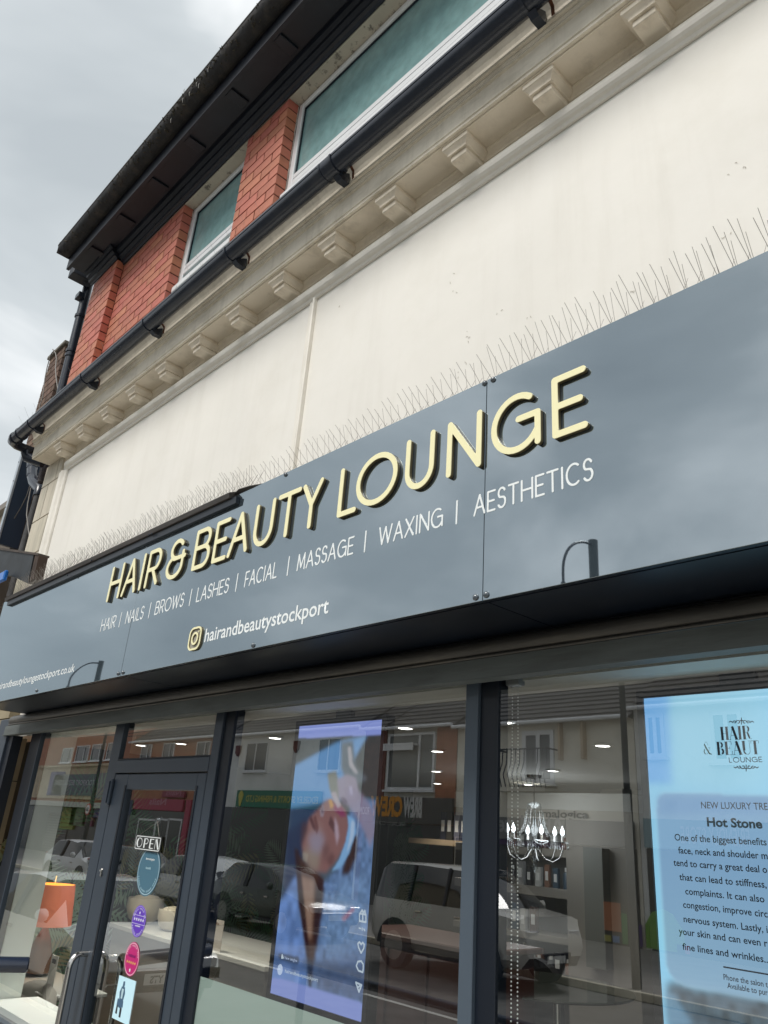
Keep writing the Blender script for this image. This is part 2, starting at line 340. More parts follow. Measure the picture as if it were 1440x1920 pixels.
# ------------------------------------------------------------------ lettering from strokes (outline of a distance field)
def arc(cx, cy, rx, ry, a0, a1, n=14):
    return [(cx+rx*cos(radians(a0+(a1-a0)*i/n)), cy+ry*sin(radians(a0+(a1-a0)*i/n))) for i in range(n+1)]
def glyph(ch, w, h):
    """centre lines of a rounded single-stroke capital: width w, half stroke h, cap height 1"""
    l, r, b, t, c = h, w-h, h, 1-h, w/2
    m = 0.5
    if ch == 'H': return [[(l,b),(l,t)],[(r,b),(r,t)],[(l,m),(r,m)]]
    if ch == 'A': return [[(l,b),(c,t),(r,b)],[(l+(c-l)*.36, b+(t-b)*.36),(r-(r-c)*.36, b+(t-b)*.36)]]
    if ch == 'I': return [[(c,b),(c,t)]]
    if ch == '|': return [[(c,b-.02),(c,t+.02)]]
    if ch == 'R':
        k = .46; ry = (t-k)/2; x = r-ry*.95
        return [[(l,b),(l,t),(x,t)]+arc(x,(t+k)/2,r-x,ry,90,-90)+[(l,k)],[(l+(x-l)*.75,k),(r-.02,b)]]
    if ch == 'B':
        k = .53; ra = (t-k)/2; rb = (k-b)/2; xa = r-ra*.95-.05; xb = r-rb
        return [[(xa,t),(l,t),(l,b),(xb,b)]+arc(xb,(b+k)/2,rb,rb,-90,90)+[(l,k)],[(xa,t)]+arc(xa,(t+k)/2,ra*.95,ra,90,-90)]
    if ch == 'E': return [[(r,t),(l,t),(l,b),(r,b)],[(l,m),(r-.06,m)]]
    if ch == 'F': return [[(r,t),(l,t),(l,b)],[(l,m),(r-.06,m)]]
    if ch == 'L': return [[(l,t),(l,b),(r,b)]]
    if ch == 'T': return [[(l,t),(r,t)],[(c,t),(c,b)]]
    if ch == 'U':
        rr = (r-l)/2; ry = rr*1.12
        return [[(l,t),(l,b+ry)]+arc(c,b+ry,rr,ry,180,360)+[(r,t)]]
    if ch == 'Y': return [[(l,t),(c,m),(r,t)],[(c,m),(c,b)]]
    if ch == 'O': return [arc(c,.5,(r-l)/2,(t-b)/2,0,360,36)]
    if ch == 'C': return [arc(c+.04,.5,(r-l)/2+.04,(t-b)/2,52,308,26)]
    if ch == 'G':
        return [arc(c+.02,.5,(r-l)/2+.02,(t-b)/2,55,328,26), [(c+.06,.55),(r,.55),(r,b+.02)]]
    if ch == 'N': return [[(l,b),(l,t),(r,b),(r,t)]]
    if ch == 'M': return [[(l,b),(l+.06,t),(c,b+.12),(r-.06,t),(r,b)]]
    if ch == 'W': return [[(l,t),(l+(c-l)*.5,b),(c,t-.04),(r-(r-c)*.5,b),(r,t)]]
    if ch == 'X': return [[(l,b),(r,t)],[(l,t),(r,b)]]
    if ch == 'S':
        rr = (r-l)/2
        return [arc(c,t-.23,rr*.9,.23-0*h,25,230,14)+arc(c,b+.25,rr,.25,55,-150,16)]
    if ch == '&':
        return [arc(w*.46,t-.22,w*.30,.22,30,250,14)+[(w*.52,.5)], [(w*.5,.5),(w*.36,.5)]+arc(w*.44,.29,w*.40,.29-h+.02,110,360,22)+[(w*.84,.62)], [(w*.5,.5),(r,.5)]]
    return []
GW = {'H': .75, 'A': .79, 'I': .16, '|': .12, 'R': .66, 'B': .66, 'E': .56, 'F': .52, 'L': .50, 'T': .70, 'U': .69, 'Y': .68, 'O': 1.0, 'C': .82, 'G': .88, 'N': .76, 'M': .86, 'W': 1.12, 'X': .72, 'S': .56, '&': .9}
def sdf_mesh(name, strokes, res, depth, ysign=1, bevel=0.0):
    """strokes: list of (half width, points[, 'flat']) in metres -> solid outline mesh in x,z, front face at y=0, back at y=depth"""
    P = np.concatenate([np.array(s[1], float) for s in strokes]); hw = max(s[0] for s in strokes)
    x0, z0 = P.min(0)-hw-2*res; x1, z1 = P.max(0)+hw+2*res
    nx = int((x1-x0)/res)+2; nz = int((z1-z0)/res)+2
    gx = x0+np.arange(nx)*res; gz = z0+np.arange(nz)*res
    X, Z = np.meshgrid(gx, gz, indexing='ij'); D = np.full(X.shape, 1e9)
    for s in strokes:
        h = s[0]; pts = s[1]; flat = len(s) > 2
        for (ax, az), (bx, bz) in zip(pts[:-1], pts[1:]):
            dx, dz = bx-ax, bz-az; l2 = dx*dx+dz*dz
            if l2 < 1e-14: continue
            t = ((X-ax)*dx+(Z-az)*dz)/l2
            if flat:
                ln = sqrt(l2); u = np.abs((X-ax)*dz-(Z-az)*dx)/ln - h; v = np.abs(t-0.5)*ln-0.5*ln
                d = np.maximum(u, v)
            else:
                t = np.clip(t, 0, 1); d = np.hypot(X-ax-t*dx, Z-az-t*dz)-h
            D = np.minimum(D, d)
    D = np.where(np.abs(D) < 1e-9, 1e-9, D)
    ins = D < 0; nxt = {}; pos = {}
    def ept(a, b):
        k = (a, b) if a < b else (b, a)
        if k not in pos:
            da, db = D[k[0]], D[k[1]]; f = da/(da-db)
            pos[k] = (gx[k[0][0]]*(1-f)+gx[k[1][0]]*f, gz[k[0][1]]*(1-f)+gz[k[1][1]]*f)
        return k
    cell = ins[:-1,:-1].astype(int)+ins[1:,:-1]*2+ins[1:,1:]*4+ins[:-1,1:]*8
    for i, j in zip(*np.nonzero((cell > 0) & (cell < 15))):
        c = cell[i, j]; p = [(i,j),(i+1,j),(i+1,j+1),(i,j+1)]; E = [(p[0],p[1]),(p[1],p[2]),(p[2],p[3]),(p[3],p[0])]
        tab = {1:[(3,0)],2:[(0,1)],3:[(3,1)],4:[(1,2)],5:[(3,0),(1,2)],6:[(0,2)],7:[(3,2)],8:[(2,3)],9:[(2,0)],10:[(0,1),(2,3)],11:[(2,1)],12:[(1,3)],13:[(1,0)],14:[(0,3)]}[c]
        for a, b in tab: nxt[ept(*E[a])] = ept(*E[b])
    cu = bpy.data.curves.new(name, 'CURVE'); cu.dimensions = '2D'; cu.fill_mode = 'BOTH'; cu.extrude = depth/2
    while nxt:
        k0 = next(iter(nxt)); loop = []; k = k0
        while k in nxt: loop.append(pos[k]); k = nxt.pop(k)
        # drop nearly collinear points
        out = []
        n = len(loop)
        for q in range(n):
            a, b, c = loop[q-1], loop[q], loop[(q+1) % n]
            if n > 12 and out and abs((b[0]-out[-1][0])*(c[1]-out[-1][1])-(b[1]-out[-1][1])*(c[0]-out[-1][0])) < res*res*0.03 and math.hypot(c[0]-out[-1][0], c[1]-out[-1][1]) < 12*res: continue
            out.append(b)
        if len(out) < 3: continue
        sp = cu.splines.new('POLY'); sp.points.add(len(out)-1); sp.use_cyclic_u = True
        for q, (x, z) in enumerate(out): sp.points[q].co = (x, z, 0, 1)
    to = bpy.data.objects.new('tmp', cu); me = bpy.data.meshes.new_from_object(to)
    bpy.data.objects.remove(to); bpy.data.curves.remove(cu)
    me.transform(Matrix(((1,0,0,0),(0,0,-1,depth/2),(0,1,0,0),(0,0,0,1)))); me.name = name
    return me
def mesh_obj(name, me, m, off, parent, local=False, **k):
    me.materials.clear()
    me.materials.append(m)
    o = bpy.data.objects.new(name, me); COL.objects.link(o); place(o, off, parent, local); tag(o, **k); return o
def word_strokes(txt, x0, x1, z0, cap, hw):
    """fit a word of single-stroke capitals between x0 and x1"""
    gap = .13; tot = sum(GW[c] for c in txt)+gap*(len(txt)-1)
    k = (x1-x0)/tot; out = []; x = x0
    for c in txt:
        w = GW[c]
        for s in glyph(c, w, hw/cap): out.append((hw, [(x+px*k, z0+pz*cap) for px, pz in s]))
        x += (w+gap)*k
    return out
def text_mesh(name, txt, x0, x1, z0, size, depth=0.0006, bold=0.0, align_h=None, cap=None, mirror_axis=None):
    """flat lettering in the built-in typeface, fitted between x0 and x1 with baseline z0"""
    cu = bpy.data.curves.new(name, 'FONT'); cu.body = txt; cu.size = 1.0; cu.offset = bold; cu.extrude = 0.0; cu.resolution_u = 3
    to = bpy.data.objects.new('tmp', cu); me = bpy.data.meshes.new_from_object(to)
    bpy.data.objects.remove(to); bpy.data.curves.remove(cu)
    v = np.empty(len(me.vertices)*3); me.vertices.foreach_get('co', v); v = v.reshape(-1, 3)
    sx = (x1-x0)/(v[:, 0].max()-v[:, 0].min()); mn = v[:, 0].min()
    out = np.zeros_like(v); out[:, 0] = x0+(v[:, 0]-mn)*sx; out[:, 2] = z0+v[:, 1]*size/0.73
    me.vertices.foreach_set('co', out.ravel()); me.update()
    return me
def text_on(txt, pl, pr, Y, cap_px, m, parent, bold=0.0, name='lettering', **k):
    """text between two photo pixels on the plane y=Y, cap height in pixels"""
    a, b = at(*pl, Y), at(*pr, Y); c = at(pl[0], pl[1]-cap_px, Y)
    z = (a[2]+b[2])/2; cap = c[2]-a[2]
    me = text_mesh(name, txt, a[0], b[0], 0.0, cap, bold=bold)
    me.transform(Matrix.Translation((-a[0], 0, 0)))
    return mesh_obj(name, me, m, (a[0], Y, z), parent, **k)

# ================================================================== SETTING
MB().box(-70, 40, -0.40, 30, -H-0.30, -H).build('pavement', mat('paving', (0.50, 0.475, 0.43), 0.85, var=0.12, vscale=2, bump=0.3, bscale=15), kind='structure')
MB().box(-70, 40, -60, -9.75, -H-0.30, -H).build('pavement', mat('far_paving', (0.27, 0.255, 0.235), 0.85, var=0.12, vscale=2, bump=0.2, bscale=15), kind='structure')
MB().box(-70, 40, -9.75, -0.40, -H-0.32, -H-0.12).build('road', mat('asphalt', (0.13, 0.128, 0.122), 0.9, var=0.2, vscale=3, bump=0.4, bscale=40), kind='structure')
MB().quad((-300, -300, -H-0.34), (300, -300, -H-0.34), (300, 300, -H-0.34), (-300, 300, -H-0.34)).build('ground', mat('earth', (0.12, 0.11, 0.09), 0.95, var=0.2, vscale=0.2), kind='structure')
ml = MB()
for i in range(16): ml.box(-58+i*6, -54.2+i*6, -5.4, -5.3, -H-0.119, -H-0.115)
ml.build('road_markings', mat('road_paint', (0.62, 0.62, 0.58), 0.7), kind='structure')
MB().box(-70, 40, -0.52, -0.405, -H-0.12, -H+0.006, 0.01).build('kerb', m_stone, kind='structure')
MB().box(-70, 40, -9.745, -9.62, -H-0.12, -H+0.006, 0.01).build('kerb', m_stone, kind='structure')

# ================================================================== SHOP BUILDING
XR = 1.2     # how far right everything runs
shop = thing('shop_building', 'red brick and cream rendered shop building with bracketed cornice and black eaves', 'building', (-3, 2.4, -H))
# core walls
MB().box(-6.55, XR, 2.005, 2.20, 0.50, 2.95).build('frieze_wall', m_render, shop)
# upper wall backing (mortar) and cream lintels
PX0, PX1 = -6.86, -6.31       # pilaster
WX1 = -5.14                   # wall ends, small window
P2X0, P2X1 = -4.16, -3.625    # pier
up = MB(); up.box(PX0+.004, PX1-.004, 1.937, 2.0, 3.0, 5.0); up.box(PX0+.004, WX1-.004, 2.007, 2.3, 3.0, 4.965); up.box(P2X0+.004, P2X1-.004, 2.007, 2.3, 3.0, 4.965)
up.build('mortar_bed', m_mortar, shop, kind='stuff')
MB().box(PX0, XR, 2.0, 2.40, 4.968, 5.25).box(PX0, XR, 2.3, 2.5, 3.2, 4.968).build('upper_wall', m_lintel, shop)
# bricks: stretcher bond, 0.235 x 0.0935 courses
CH, BL, J = 0.0935, 0.2345, 0.0110
brick_cache = {}
def brick(x0, x1, y0, y1, z0, z1, m=m_brick, nm='brick', parent=None):
    d = (round(x1-x0, 3), round(y1-y0, 3), round(z1-z0, 3), m.name)
    if d not in brick_cache:
        o = MB().box(-d[0]/2, d[0]/2, -d[1]/2, d[1]/2, 0, d[2], 0.0012).build(nm, m, parent, local=True)
        brick_cache[d] = o; src = o
        o.location = tuple(np.array([(x0+x1)/2, (y0+y1)/2, z0])-WORLD[parent.name]); return o
    return inst(brick_cache[d], ((x0+x1)/2, (y0+y1)/2, z0), parent)
def panel_bricks(xa, xb, yf, depth, za, zb, parent, phase, full_r=True):
    c = 0; z = zb-CH
    while z > za:
        x = xb; first = True
        odd = (c+phase) % 2
        while x > xa+0.01:
            L_ = (BL if odd else BL/2) if first else BL
            xn = max(x-L_, xa)
            if xn-xa < 0.05: xn = xa
            jx = random.uniform(-.0012, .0012)
            brick(xn+(J if xn > xa else 0), x, yf+jx, yf+depth+jx, z+J, z+CH, parent=parent)
            x = xn; first = False
        z -= CH; c += 1
panel_bricks(PX0, PX1, 1.93, 0.068, 3.66, 5.0, shop, 0)
panel_bricks(PX1+.001, WX1, 2.0, 0.085, 3.66, 4.965, shop, 1)
panel_bricks(P2X0, P2X1, 2.0, 0.085, 3.66, 4.965, shop, 1)

# cornice, run along x; profile in (y,z)
cor = [(2.01, 2.975), (1.826, 2.975), (1.826, 2.990), (1.820, 2.994), (1.820, 3.098), (1.808, 3.102), (1.808, 3.112), (1.800, 3.120), (1.800, 3.132), (1.788, 3.134), (1.784, 3.143), (1.788, 3.151),
       (1.792, 3.158), (1.790, 3.175), (1.782, 3.195), (1.768, 3.213), (1.756, 3.224), (1.756, 3.245), (2.02, 3.30)]
CX0 = -6.92
MB().prism_x(cor, CX0, XR).build('cornice', m_cornice, shop)
# soffit panel and bed mould
MB().box(CX0+.02, XR, 1.842, 2.006, 2.966, 2.974).build('soffit_board', m_soffit, shop)
bed = [(2.006, 2.905), (1.998, 2.905), (1.996, 2.912), (2.000, 2.925), (1.994, 2.938), (1.990, 2.950), (1.984, 2.956), (1.983, 2.9655), (2.006, 2.9655)]
MB().prism_x(bed, -6.62, XR).build('bed_moulding', m_soffit, shop)
# picture-frame moulding round the frieze
fr = [(2.004, 2.772), (1.992, 2.772), (1.988, 2.778), (1.985, 2.786), (1.972, 2.792), (1.963, 2.802), (1.959, 2.818), (1.960, 2.836), (1.964, 2.845), (2.004, 2.845)]
MB().prism_x(fr, -6.42, XR).build('frieze_moulding', m_trim, shop)
vl = MB(); xs = [(-6.545, 2.0), (-6.545, 1.975), (-6.515, 1.968), (-6.49, 1.975), (-6.47, 1.962), (-6.44, 1.962), (-6.425, 1.978), (-6.40, 1.985), (-6.395, 2.0)]
vl.prism_z([(x, y+.002) for x, y in xs], 0.55, 2.77); vl.build('frieze_side_moulding', m_trim, shop)
# flat joint strip on the frieze
js = MB(); js.box(-2.995, -2.955, 1.996, 2.0045, 0.8, 2.772); js.prism_z([(-2.955, 2.0045), (-2.955, 1.984), (-2.947, 1.980), (-2.938, 1.984), (-2.938, 2.0045)], 0.8, 2.772)
js.build('joint_strip', m_trim, shop)
# plaster scars and small pock marks on the frieze
sc = MB()
for px, py in [(875,628),(880,638),(868,688),(862,700),(1345/2+720-22,320),(1393,322),(935,590),(1390,570),(632,580),(850,520),(853,545),(995,600),(1070,640),(1190,545),(1365,440)]:
    p = at(px, py, 2.003)
    for _ in range(2):
        a = random.uniform(0, 6.28); r = random.uniform(.002, .007)
        q = p+np.array([random.uniform(-.02, .02), 0, random.uniform(-.02, .02)])
        sc.tube([q+np.array([r*cos(a+t*.8), .0002, r*sin(a+t*.8)]) for t in range(4)], .0008, 4)
sc.build('plaster_crack', mat('crack', (0.45, 0.41, 0.33), 0.9), shop, kind='stuff')
# brackets
br_src = None
def bracket(xc):
    global br_src
    if br_src is None:
        b = MB()
        w = .077
        b.box(-w, w, 1.846, 2.0, 2.940, 2.9655, .0025)
        def cove(z1_, z0_, i1, i0, f1, f0, n_=5):
            rows_ = []
            for q_ in range(n_+1):
                t_ = q_/n_; e_ = sin(t_*pi/2); z_ = z1_+(z0_-z1_)*t_; i_ = i1+(i0-i1)*e_; y_ = f1+(f0-f1)*e_
                rows_.append([(-w+i_, 2.0, z_), (-w+i_, y_, z_), (w-i_, y_, z_), (w-i_, 2.0, z_)])
            b.add([p for r_ in rows_ for p in r_], [(q_*4+k_, q_*4+k_+1, q_*4+k_+5, q_*4+k_+4) for q_ in range(n_) for k_ in range(3)]+[tuple(n_*4+k_ for k_ in range(4)), (3, 2, 1, 0)])
        cove(2.9395, 2.914, .004, .024, 1.850, 1.866)
        b.box(-w+.022, w-.022, 1.864, 2.0, 2.908, 2.914)
        b.box(-w+.030, w-.030, 1.877, 2.0, 2.876, 2.908, .003)
        v = np.array(b.v); v[:, 1] -= 1.93; v[:, 2] -= 2.88; b.v = [tuple(p) for p in v]
        br_src = b.build('bracket', m_soffit, shop, local=True)
        br_src.location = tuple(np.array([xc, 1.93, 2.88])-WORLD[shop.name]); return
    inst(br_src, (xc, 1.93, 2.88), shop)
x = -1.32
bx = []
k = 0
xc = -1.318+.46*5
while xc > -6.45: bx.append(xc); xc -= .460
for xc in bx: bracket(xc-.0)
# stone blocks left of the frieze (each block its own piece)
zb = 2.96
for z0, split in ((2.74, -6.65), (2.395, -6.79), (2.05, -6.585), (1.70, -6.79), (1.35, -6.65), (1.0, -6.79)):
    brick(-6.96, split-.006, 1.985, 2.15, z0+.010, zb, m_stone, 'stone_block', shop)
    brick(split+.006, -6.55, 1.985, 2.15, z0+.010, zb, m_stone, 'stone_block', shop)
    zb = z0
MB().box(-6.95, -6.555, 1.995, 2.2, 0.3, 2.96).build('stone_joint', mat('dark_joint', (.03, .027, .022), .9), shop)
# eaves: bed mould, soffit, fascia, rafter blocks, old gutter
em = [(1.995, 4.966), (1.985, 4.966), (1.975, 4.985), (1.955, 4.99), (1.950, 5.01), (1.925, 5.03), (1.920, 5.055), (1.895, 5.075), (1.885, 5.10), (1.885, 5.119), (1.995, 5.119)]
MB().prism_x(em, -6.30, XR).build('eaves_moulding', m_eaves, shop)
MB().prism_x([(y-.068, z+.032) for y, z in em[:-1]]+[(1.995, 5.151)], -6.90, -6.302).build('eaves_moulding', m_eaves, shop)
MB().box(-6.93, XR, 1.66, 2.3, 5.12, 5.145).build('eaves_soffit', m_eaves, shop)
MB().box(-6.93, XR, 1.655, 1.685, 5.06, 5.30).build('eaves_fascia', m_eaves, shop)
for i, xx in enumerate(np.arange(-6.55, XR, .62)):
    MB().box(xx, xx+.085, 1.70, 1.86, 5.100, 5.119, .004).build('soffit_block', m_eaves, shop)
def half_round(yc, zc, r, x0, x1, n=14, thick=.004):
    prof = [(yc+r*cos(a), zc+r*sin(a)) for a in np.linspace(pi, 2*pi, n)]
    prof += [(yc+(r-thick)*cos(a), zc+(r-thick)*sin(a)) for a in np.linspace(2*pi, pi, n)]
    return MB().prism_x(prof, x0, x1)
g = half_round(1.605, 5.275, .082, -6.93, XR); g.box(-6.93, XR, 1.520, 1.532, 5.272, 5.288)
g.build('eaves_gutter', m_oldgut, shop, smooth=35)
mo = MB()
for i in range(420):
    xx = random.uniform(-6.9, XR) if i > 90 else random.gauss(-4.6, .5); a = random.uniform(pi*1.02, pi*1.45)
    p = np.array([xx, 1.605+.083*cos(a), 5.275+.083*sin(a)]); s_ = random.uniform(.005, .016)
    d = np.array([random.uniform(-1, 1), random.uniform(-1, -.1), random.uniform(-.6, 1)])*s_*1.6
    mo.tube([p, p+d*.6, p+d], [s_*.55, s_*.4, s_*.1], 5)
mo.build('moss', mat('gutter_moss', (0.045, 0.04, 0.028), 0.95, var=0.5, vscale=30), shop, kind='stuff')
fe = MB()
for px, py in [(368,162),(372,165),(342,192),(320,230),(390,135),(355,180),(345,175)]:
    p = at(px, py, 1.518)
    fe.tube([p, p+np.array([.012, -.01, .012]), p+np.array([.028, -.012, .018])], [.0018, .0028, .0006], 5)
fe.build('feather', mat('feather', (0.6, 0.6, 0.58), 0.8), shop, kind='stuff')
MB().box(-6.95, -6.93, 1.53, 1.66, 5.20, 5.33).build('gutter_end', m_oldgut, shop)
# roof behind the eaves
ro = MB(); ro.add([(-6.93, 1.56, 5.335), (XR, 1.56, 5.335), (XR, 4.8, 7.4), (-6.93, 4.8, 7.4), (-6.93, 8.2, 5.335), (XR, 8.2, 5.335)], [(0, 1, 2, 3), (3, 2, 5, 4), (0, 3, 4), (1, 5, 2)])
ro.build('roof', mat('roof_slate', (0.06, 0.06, 0.065), 0.7, var=0.2, vscale=6, bump=.3, bscale=20), shop)
MB().box(-6.86, XR, 2.5, 8.0, 3.3, 5.3).build('upper_storey', m_mortar2, shop)
# hopper and side walls
MB().box(-6.86, -6.84, 2.5, 8.0, -H, 3.3).build('side_wall', m_brown, shop)

# --- upper windows
def upvc_window(x0, x1, z0, z1, mid, ysill):
    f = MB(); y0, y1 = 2.09, 2.155; t = .052
    f.box(x0, x0+t, y0, y1, z0, z1, .005); f.box(x1-t, x1, y0, y1, z0, z1, .005)
    f.box(x0+t, x1-t, y0, y1, z1-t, z1, .005); f.box(x0+t, x1-t, y0+.004, y1, mid-.05, mid, .006); f.box(x0+t, x1-t, y0, y1, mid-.112, mid-.058, .006)
    f.box(x0+t, x1-t, y0, y1, z0, z0+t, .005)
    w = f.build('window', m_upvc, shop)
    MB().box(x0+t-.004, x1-t+.004, 2.118, 2.128, mid, z1-t).build('pane', m_teal, w)
    MB().box(x0+t-.004, x1-t+.004, 2.118, 2.128, z0+t, mid-.112).build('pane', m_teal, w)
    gk = MB()
    for a, b, c, d in ((x0+t-.001, x1-t+.001, mid, mid+.009), (x0+t-.001, x1-t+.001, z1-t-.009, z1-t), (x0+t-.001, x0+t+.009, mid+.009, z1-t-.009), (x1-t-.009, x1-t+.001, mid+.009, z1-t-.009)):
        gk.box(a, b, 2.105, 2.117, c, d)
    gk.build('gasket', m_black, w)
    gs = MB()
    for xx in np.arange(x0+.12, x1, .33): gs.box(xx, xx+.16, 2.085, 2.089, mid-.20, mid-.105)
    return w
upvc_window(-5.135, -4.165, 3.55, 4.962, 4.325, 4.0)
upvc_window(-3.618, XR, 3.55, 4.962, 4.245, 4.0)
sl = MB(); sl.box(-5.135, -4.165, 2.045, 2.089, 4.03, 4.085, .004); sl.box(-3.618, XR, 2.045, 2.089, 3.99, 4.05, .004)
sl.build('window_sill', m_upvc, shop, kind='stuff')
cm = MB()
for xx, zz in ((-5.137, 3.6), (-3.622, 3.6)):
    pts = [(xx+random.uniform(-.003, .003), 2.088+random.uniform(-.002, .002), zz+i*.05) for i in range(28)]
    cm.tube(pts, [random.uniform(.003, .0065) for _ in pts], 5)
cm.build('sealant', mat('old_sealant', (0.45, 0.40, 0.36), 0.9, var=.3, vscale=30), shop, kind='stuff')

# --- lower black gutter with brackets: its own thing
gut = thing('rain_gutter', 'long black half-round gutter running along the top of the cream cornice', 'gutter', (-3, 1.69, 3.1))
GY, GZ, GR = 1.695, 3.205, .0555
half_round(GY, GZ, GR, -7.13, XR, 18).build('gutter_channel', m_black, gut, smooth=35)
MB().box(-7.13, XR, GY-GR-.003, GY-GR+.006, GZ-.002, GZ+.012).build('gutter_lip', m_black, gut)
for i, (px, py) in enumerate([(622, 320), (985, 20), (430, 495), (275, 625), (160, 715), (60, 800)]):
    xx = at(px, py, 1.69)[0]
    c = MB()
    def ring(cx, w, r, th):
        prof = [(GY+r*cos(a), GZ+r*sin(a)) for a in np.linspace(pi-.15, 2*pi+.05, 16)]+[(GY+(r-th)*cos(a), GZ+(r-th)*sin(a)) for a in np.linspace(2*pi+.05, pi-.15, 16)]
        c.prism_x(prof, cx-w/2, cx+w/2)
    if i in (0,): ring(xx-.05, .012, GR+.006, .005); ring(xx, .085, GR+.003, .003); ring(xx+.04, .014, GR+.008, .008)
    else: ring(xx, .016, GR+.006, .006)
    # triangular arm back to the wall
    c.prism_x([(GY+GR*.2, GZ-GR-.004), (GY+GR+.004, GZ-.02), (GY+GR+.03, GZ-.005), (GY+GR+.034, GZ-.075), (GY+GR*.7, GZ-GR-.022)], xx-.004, xx+.036)
    c.build('gutter_bracket', m_black, gut, smooth=30)
    rs = MB(); x2 = xx+.075
    p0 = np.array([x2, 1.775, 3.205]); 
    rs.add([(x2-.007, 1.745, 3.215), (x2+.007, 1.745, 3.215), (x2+.007, 1.775, 3.185), (x2-.007, 1.775, 3.185), (x2-.007, 1.778, 3.135), (x2+.007, 1.778, 3.135), (x2+.007, 1.742, 3.211), (x2+.007, 1.771, 3.181), (x2+.007, 1.774, 3.131), (x2-.007, 1.742, 3.211), (x2-.007, 1.771, 3.181), (x2-.007, 1.774, 3.131)],
           [(0, 1, 2, 3), (3, 2, 5, 4), (9, 6, 7, 10), (10, 7, 8, 11), (1, 6, 7, 2), (2, 7, 8, 5), (0, 9, 10, 3), (3, 10, 11, 4), (4, 5, 8, 11), (0, 1, 6, 9)])
    rs.build('rusty_strap', m_rust, gut)
# corner and return of the gutter, seen at its left end
rt = MB(); pts = [(-7.13, GY), (-7.19, GY+.01), (-7.225, GY+.05), (-7.235, GY+.12), (-7.235, GY+.30)]
n = 12; rows = []
for q, (cx, cy) in enumerate(pts):
    t = np.array(pts[min(q+1, len(pts)-1)])-np.array(pts[max(q-1, 0)]); t = t/np.linalg.norm(t); nrm = np.array([t[1], -t[0]])
    if q == 0: nrm = np.array([0, 1.0])
    if nrm[1] < 0 and q == 0: nrm = -nrm
    rows.append([(cx+nrm[0]*.06*cos(a), cy+nrm[1]*.06*cos(a), GZ+.002+.06*sin(a)) for a in np.linspace(pi, 2*pi, n)])
vs = [p for r_ in rows for p in r_]; fs = [(i*n+k, i*n+k+1, (i+1)*n+k+1, (i+1)*n+k) for i in range(len(rows)-1) for k in range(n-1)]
rt.add(vs, fs); rt.tube([(-7.13, GY, GZ-.002), (-7.10, GY, GZ-.002)], .064, 16); rt.tube([(-6.99, GY, GZ-.002), (-6.97, GY, GZ-.002)], .063, 16)
rt.build('gutter_corner', m_black, gut, smooth=50)
MB().tube([(-7.235, GY+.16, GZ-.05), (-7.22, GY+.165, GZ-.10), (-7.10, GY+.28, GZ-.16)], [.06, .05, .04], 12).build('gutter_outlet', m_black, gut, smooth=50)

# swan-neck downpipe below the gutter
a_ = [at(px, py, 2.10) for px, py in ((60, 862), (60, 893), (63, 905), (75, 918), (72, 930), (55, 990), (42, 1035), (20, 1120))]
dp = thing('swan_neck_downpipe', 'black downpipe with a bend hanging below the left end of the gutter', 'downpipe', tuple(a_[-1]))
MB().tube(a_[:5], .050, 14).build('bend_pipe', m_black, dp, smooth=50)
MB().tube(a_[4:], .040, 12).build('lower_pipe', mat('grey_worn_pipe', (0.07, 0.068, 0.07), 0.6, var=.4, vscale=12), dp, smooth=50)
cc = MB()
for q in (0.5, 1.0): 
    p = a_[0]+(a_[1]-a_[0])*q; MB().tube([p+np.array([0, 0, .012]), p-np.array([0, 0, .012])], .056, 14).build('pipe_collar', m_black, dp, smooth=50)
a2 = [at(px, py, 2.06) for px, py in ((89, 862), (80, 892), (77, 905))]
dp2 = thing('short_rusty_pipe', 'short stained cast pipe between the bent downpipe and the stone blocks', 'pipe', tuple(a2[-1]))
MB().tube(a2, .034, 10).build('pipe_run', mat('stained_pipe', (0.045, 0.035, 0.04), 0.6, var=.5, vscale=20, dirt=(.2, .17, .13), dirt_amt=.6, dirt_scale=25), dp2, smooth=50)
# tall downpipe beside the upper brickwork
dpu = thing('tall_downpipe', 'tall black downpipe running down beside the upper red brick corner', 'downpipe', (-6.99, 2.02, 3.2))
q0 = at(165, 536, 2.02); q1 = at(114, 742, 2.02)
MB().tube([q0+np.array([0, 0, .05]), q1], .048, 14).build('pipe_run', m_black, dpu, smooth=50)
cc = MB()
for t in (.30, .62, .66):
    p = q0+(q1-q0)*t; MB().tube([p+np.array([0, 0, .014]), p-np.array([0, 0, .014])], .058, 16).build('pipe_collar', m_black, dpu, smooth=50)
pb = at(163, 513, 1.95); MB().box(pb[0]-.10, pb[0]+.05, 1.80, 1.98, pb[2]-.10, pb[2]+.06, .006).build('hopper', m_eaves, dpu)
MB().tube([pb+np.array([0, .03, -.10]), q0+np.array([0, 0, .04])], [.05, .034], 12).build('hopper_outlet', m_black, dpu)
pc = at(153, 557, 1.98)
cl = MB().box(pc[0]-.055, pc[0]+.05, 1.93, 2.0, pc[2]-.035, pc[2]+.03, .004)
cl.build('clamp_block', m_black, dpu)
wl = MB(); wl.tube([at(176, 542, 2.0), at(180, 541, 2.0), at(181, 546, 2.0)], .005, 6); wl.build('pipe_hook', m_steel, dpu)

# ================================================================== NEIGHBOUR ON THE LEFT
nb = thing('brown_brick_building', 'old brown brick corner of the neighbouring building with a chimney-like stack', 'building', (-9, 2.6, -H))
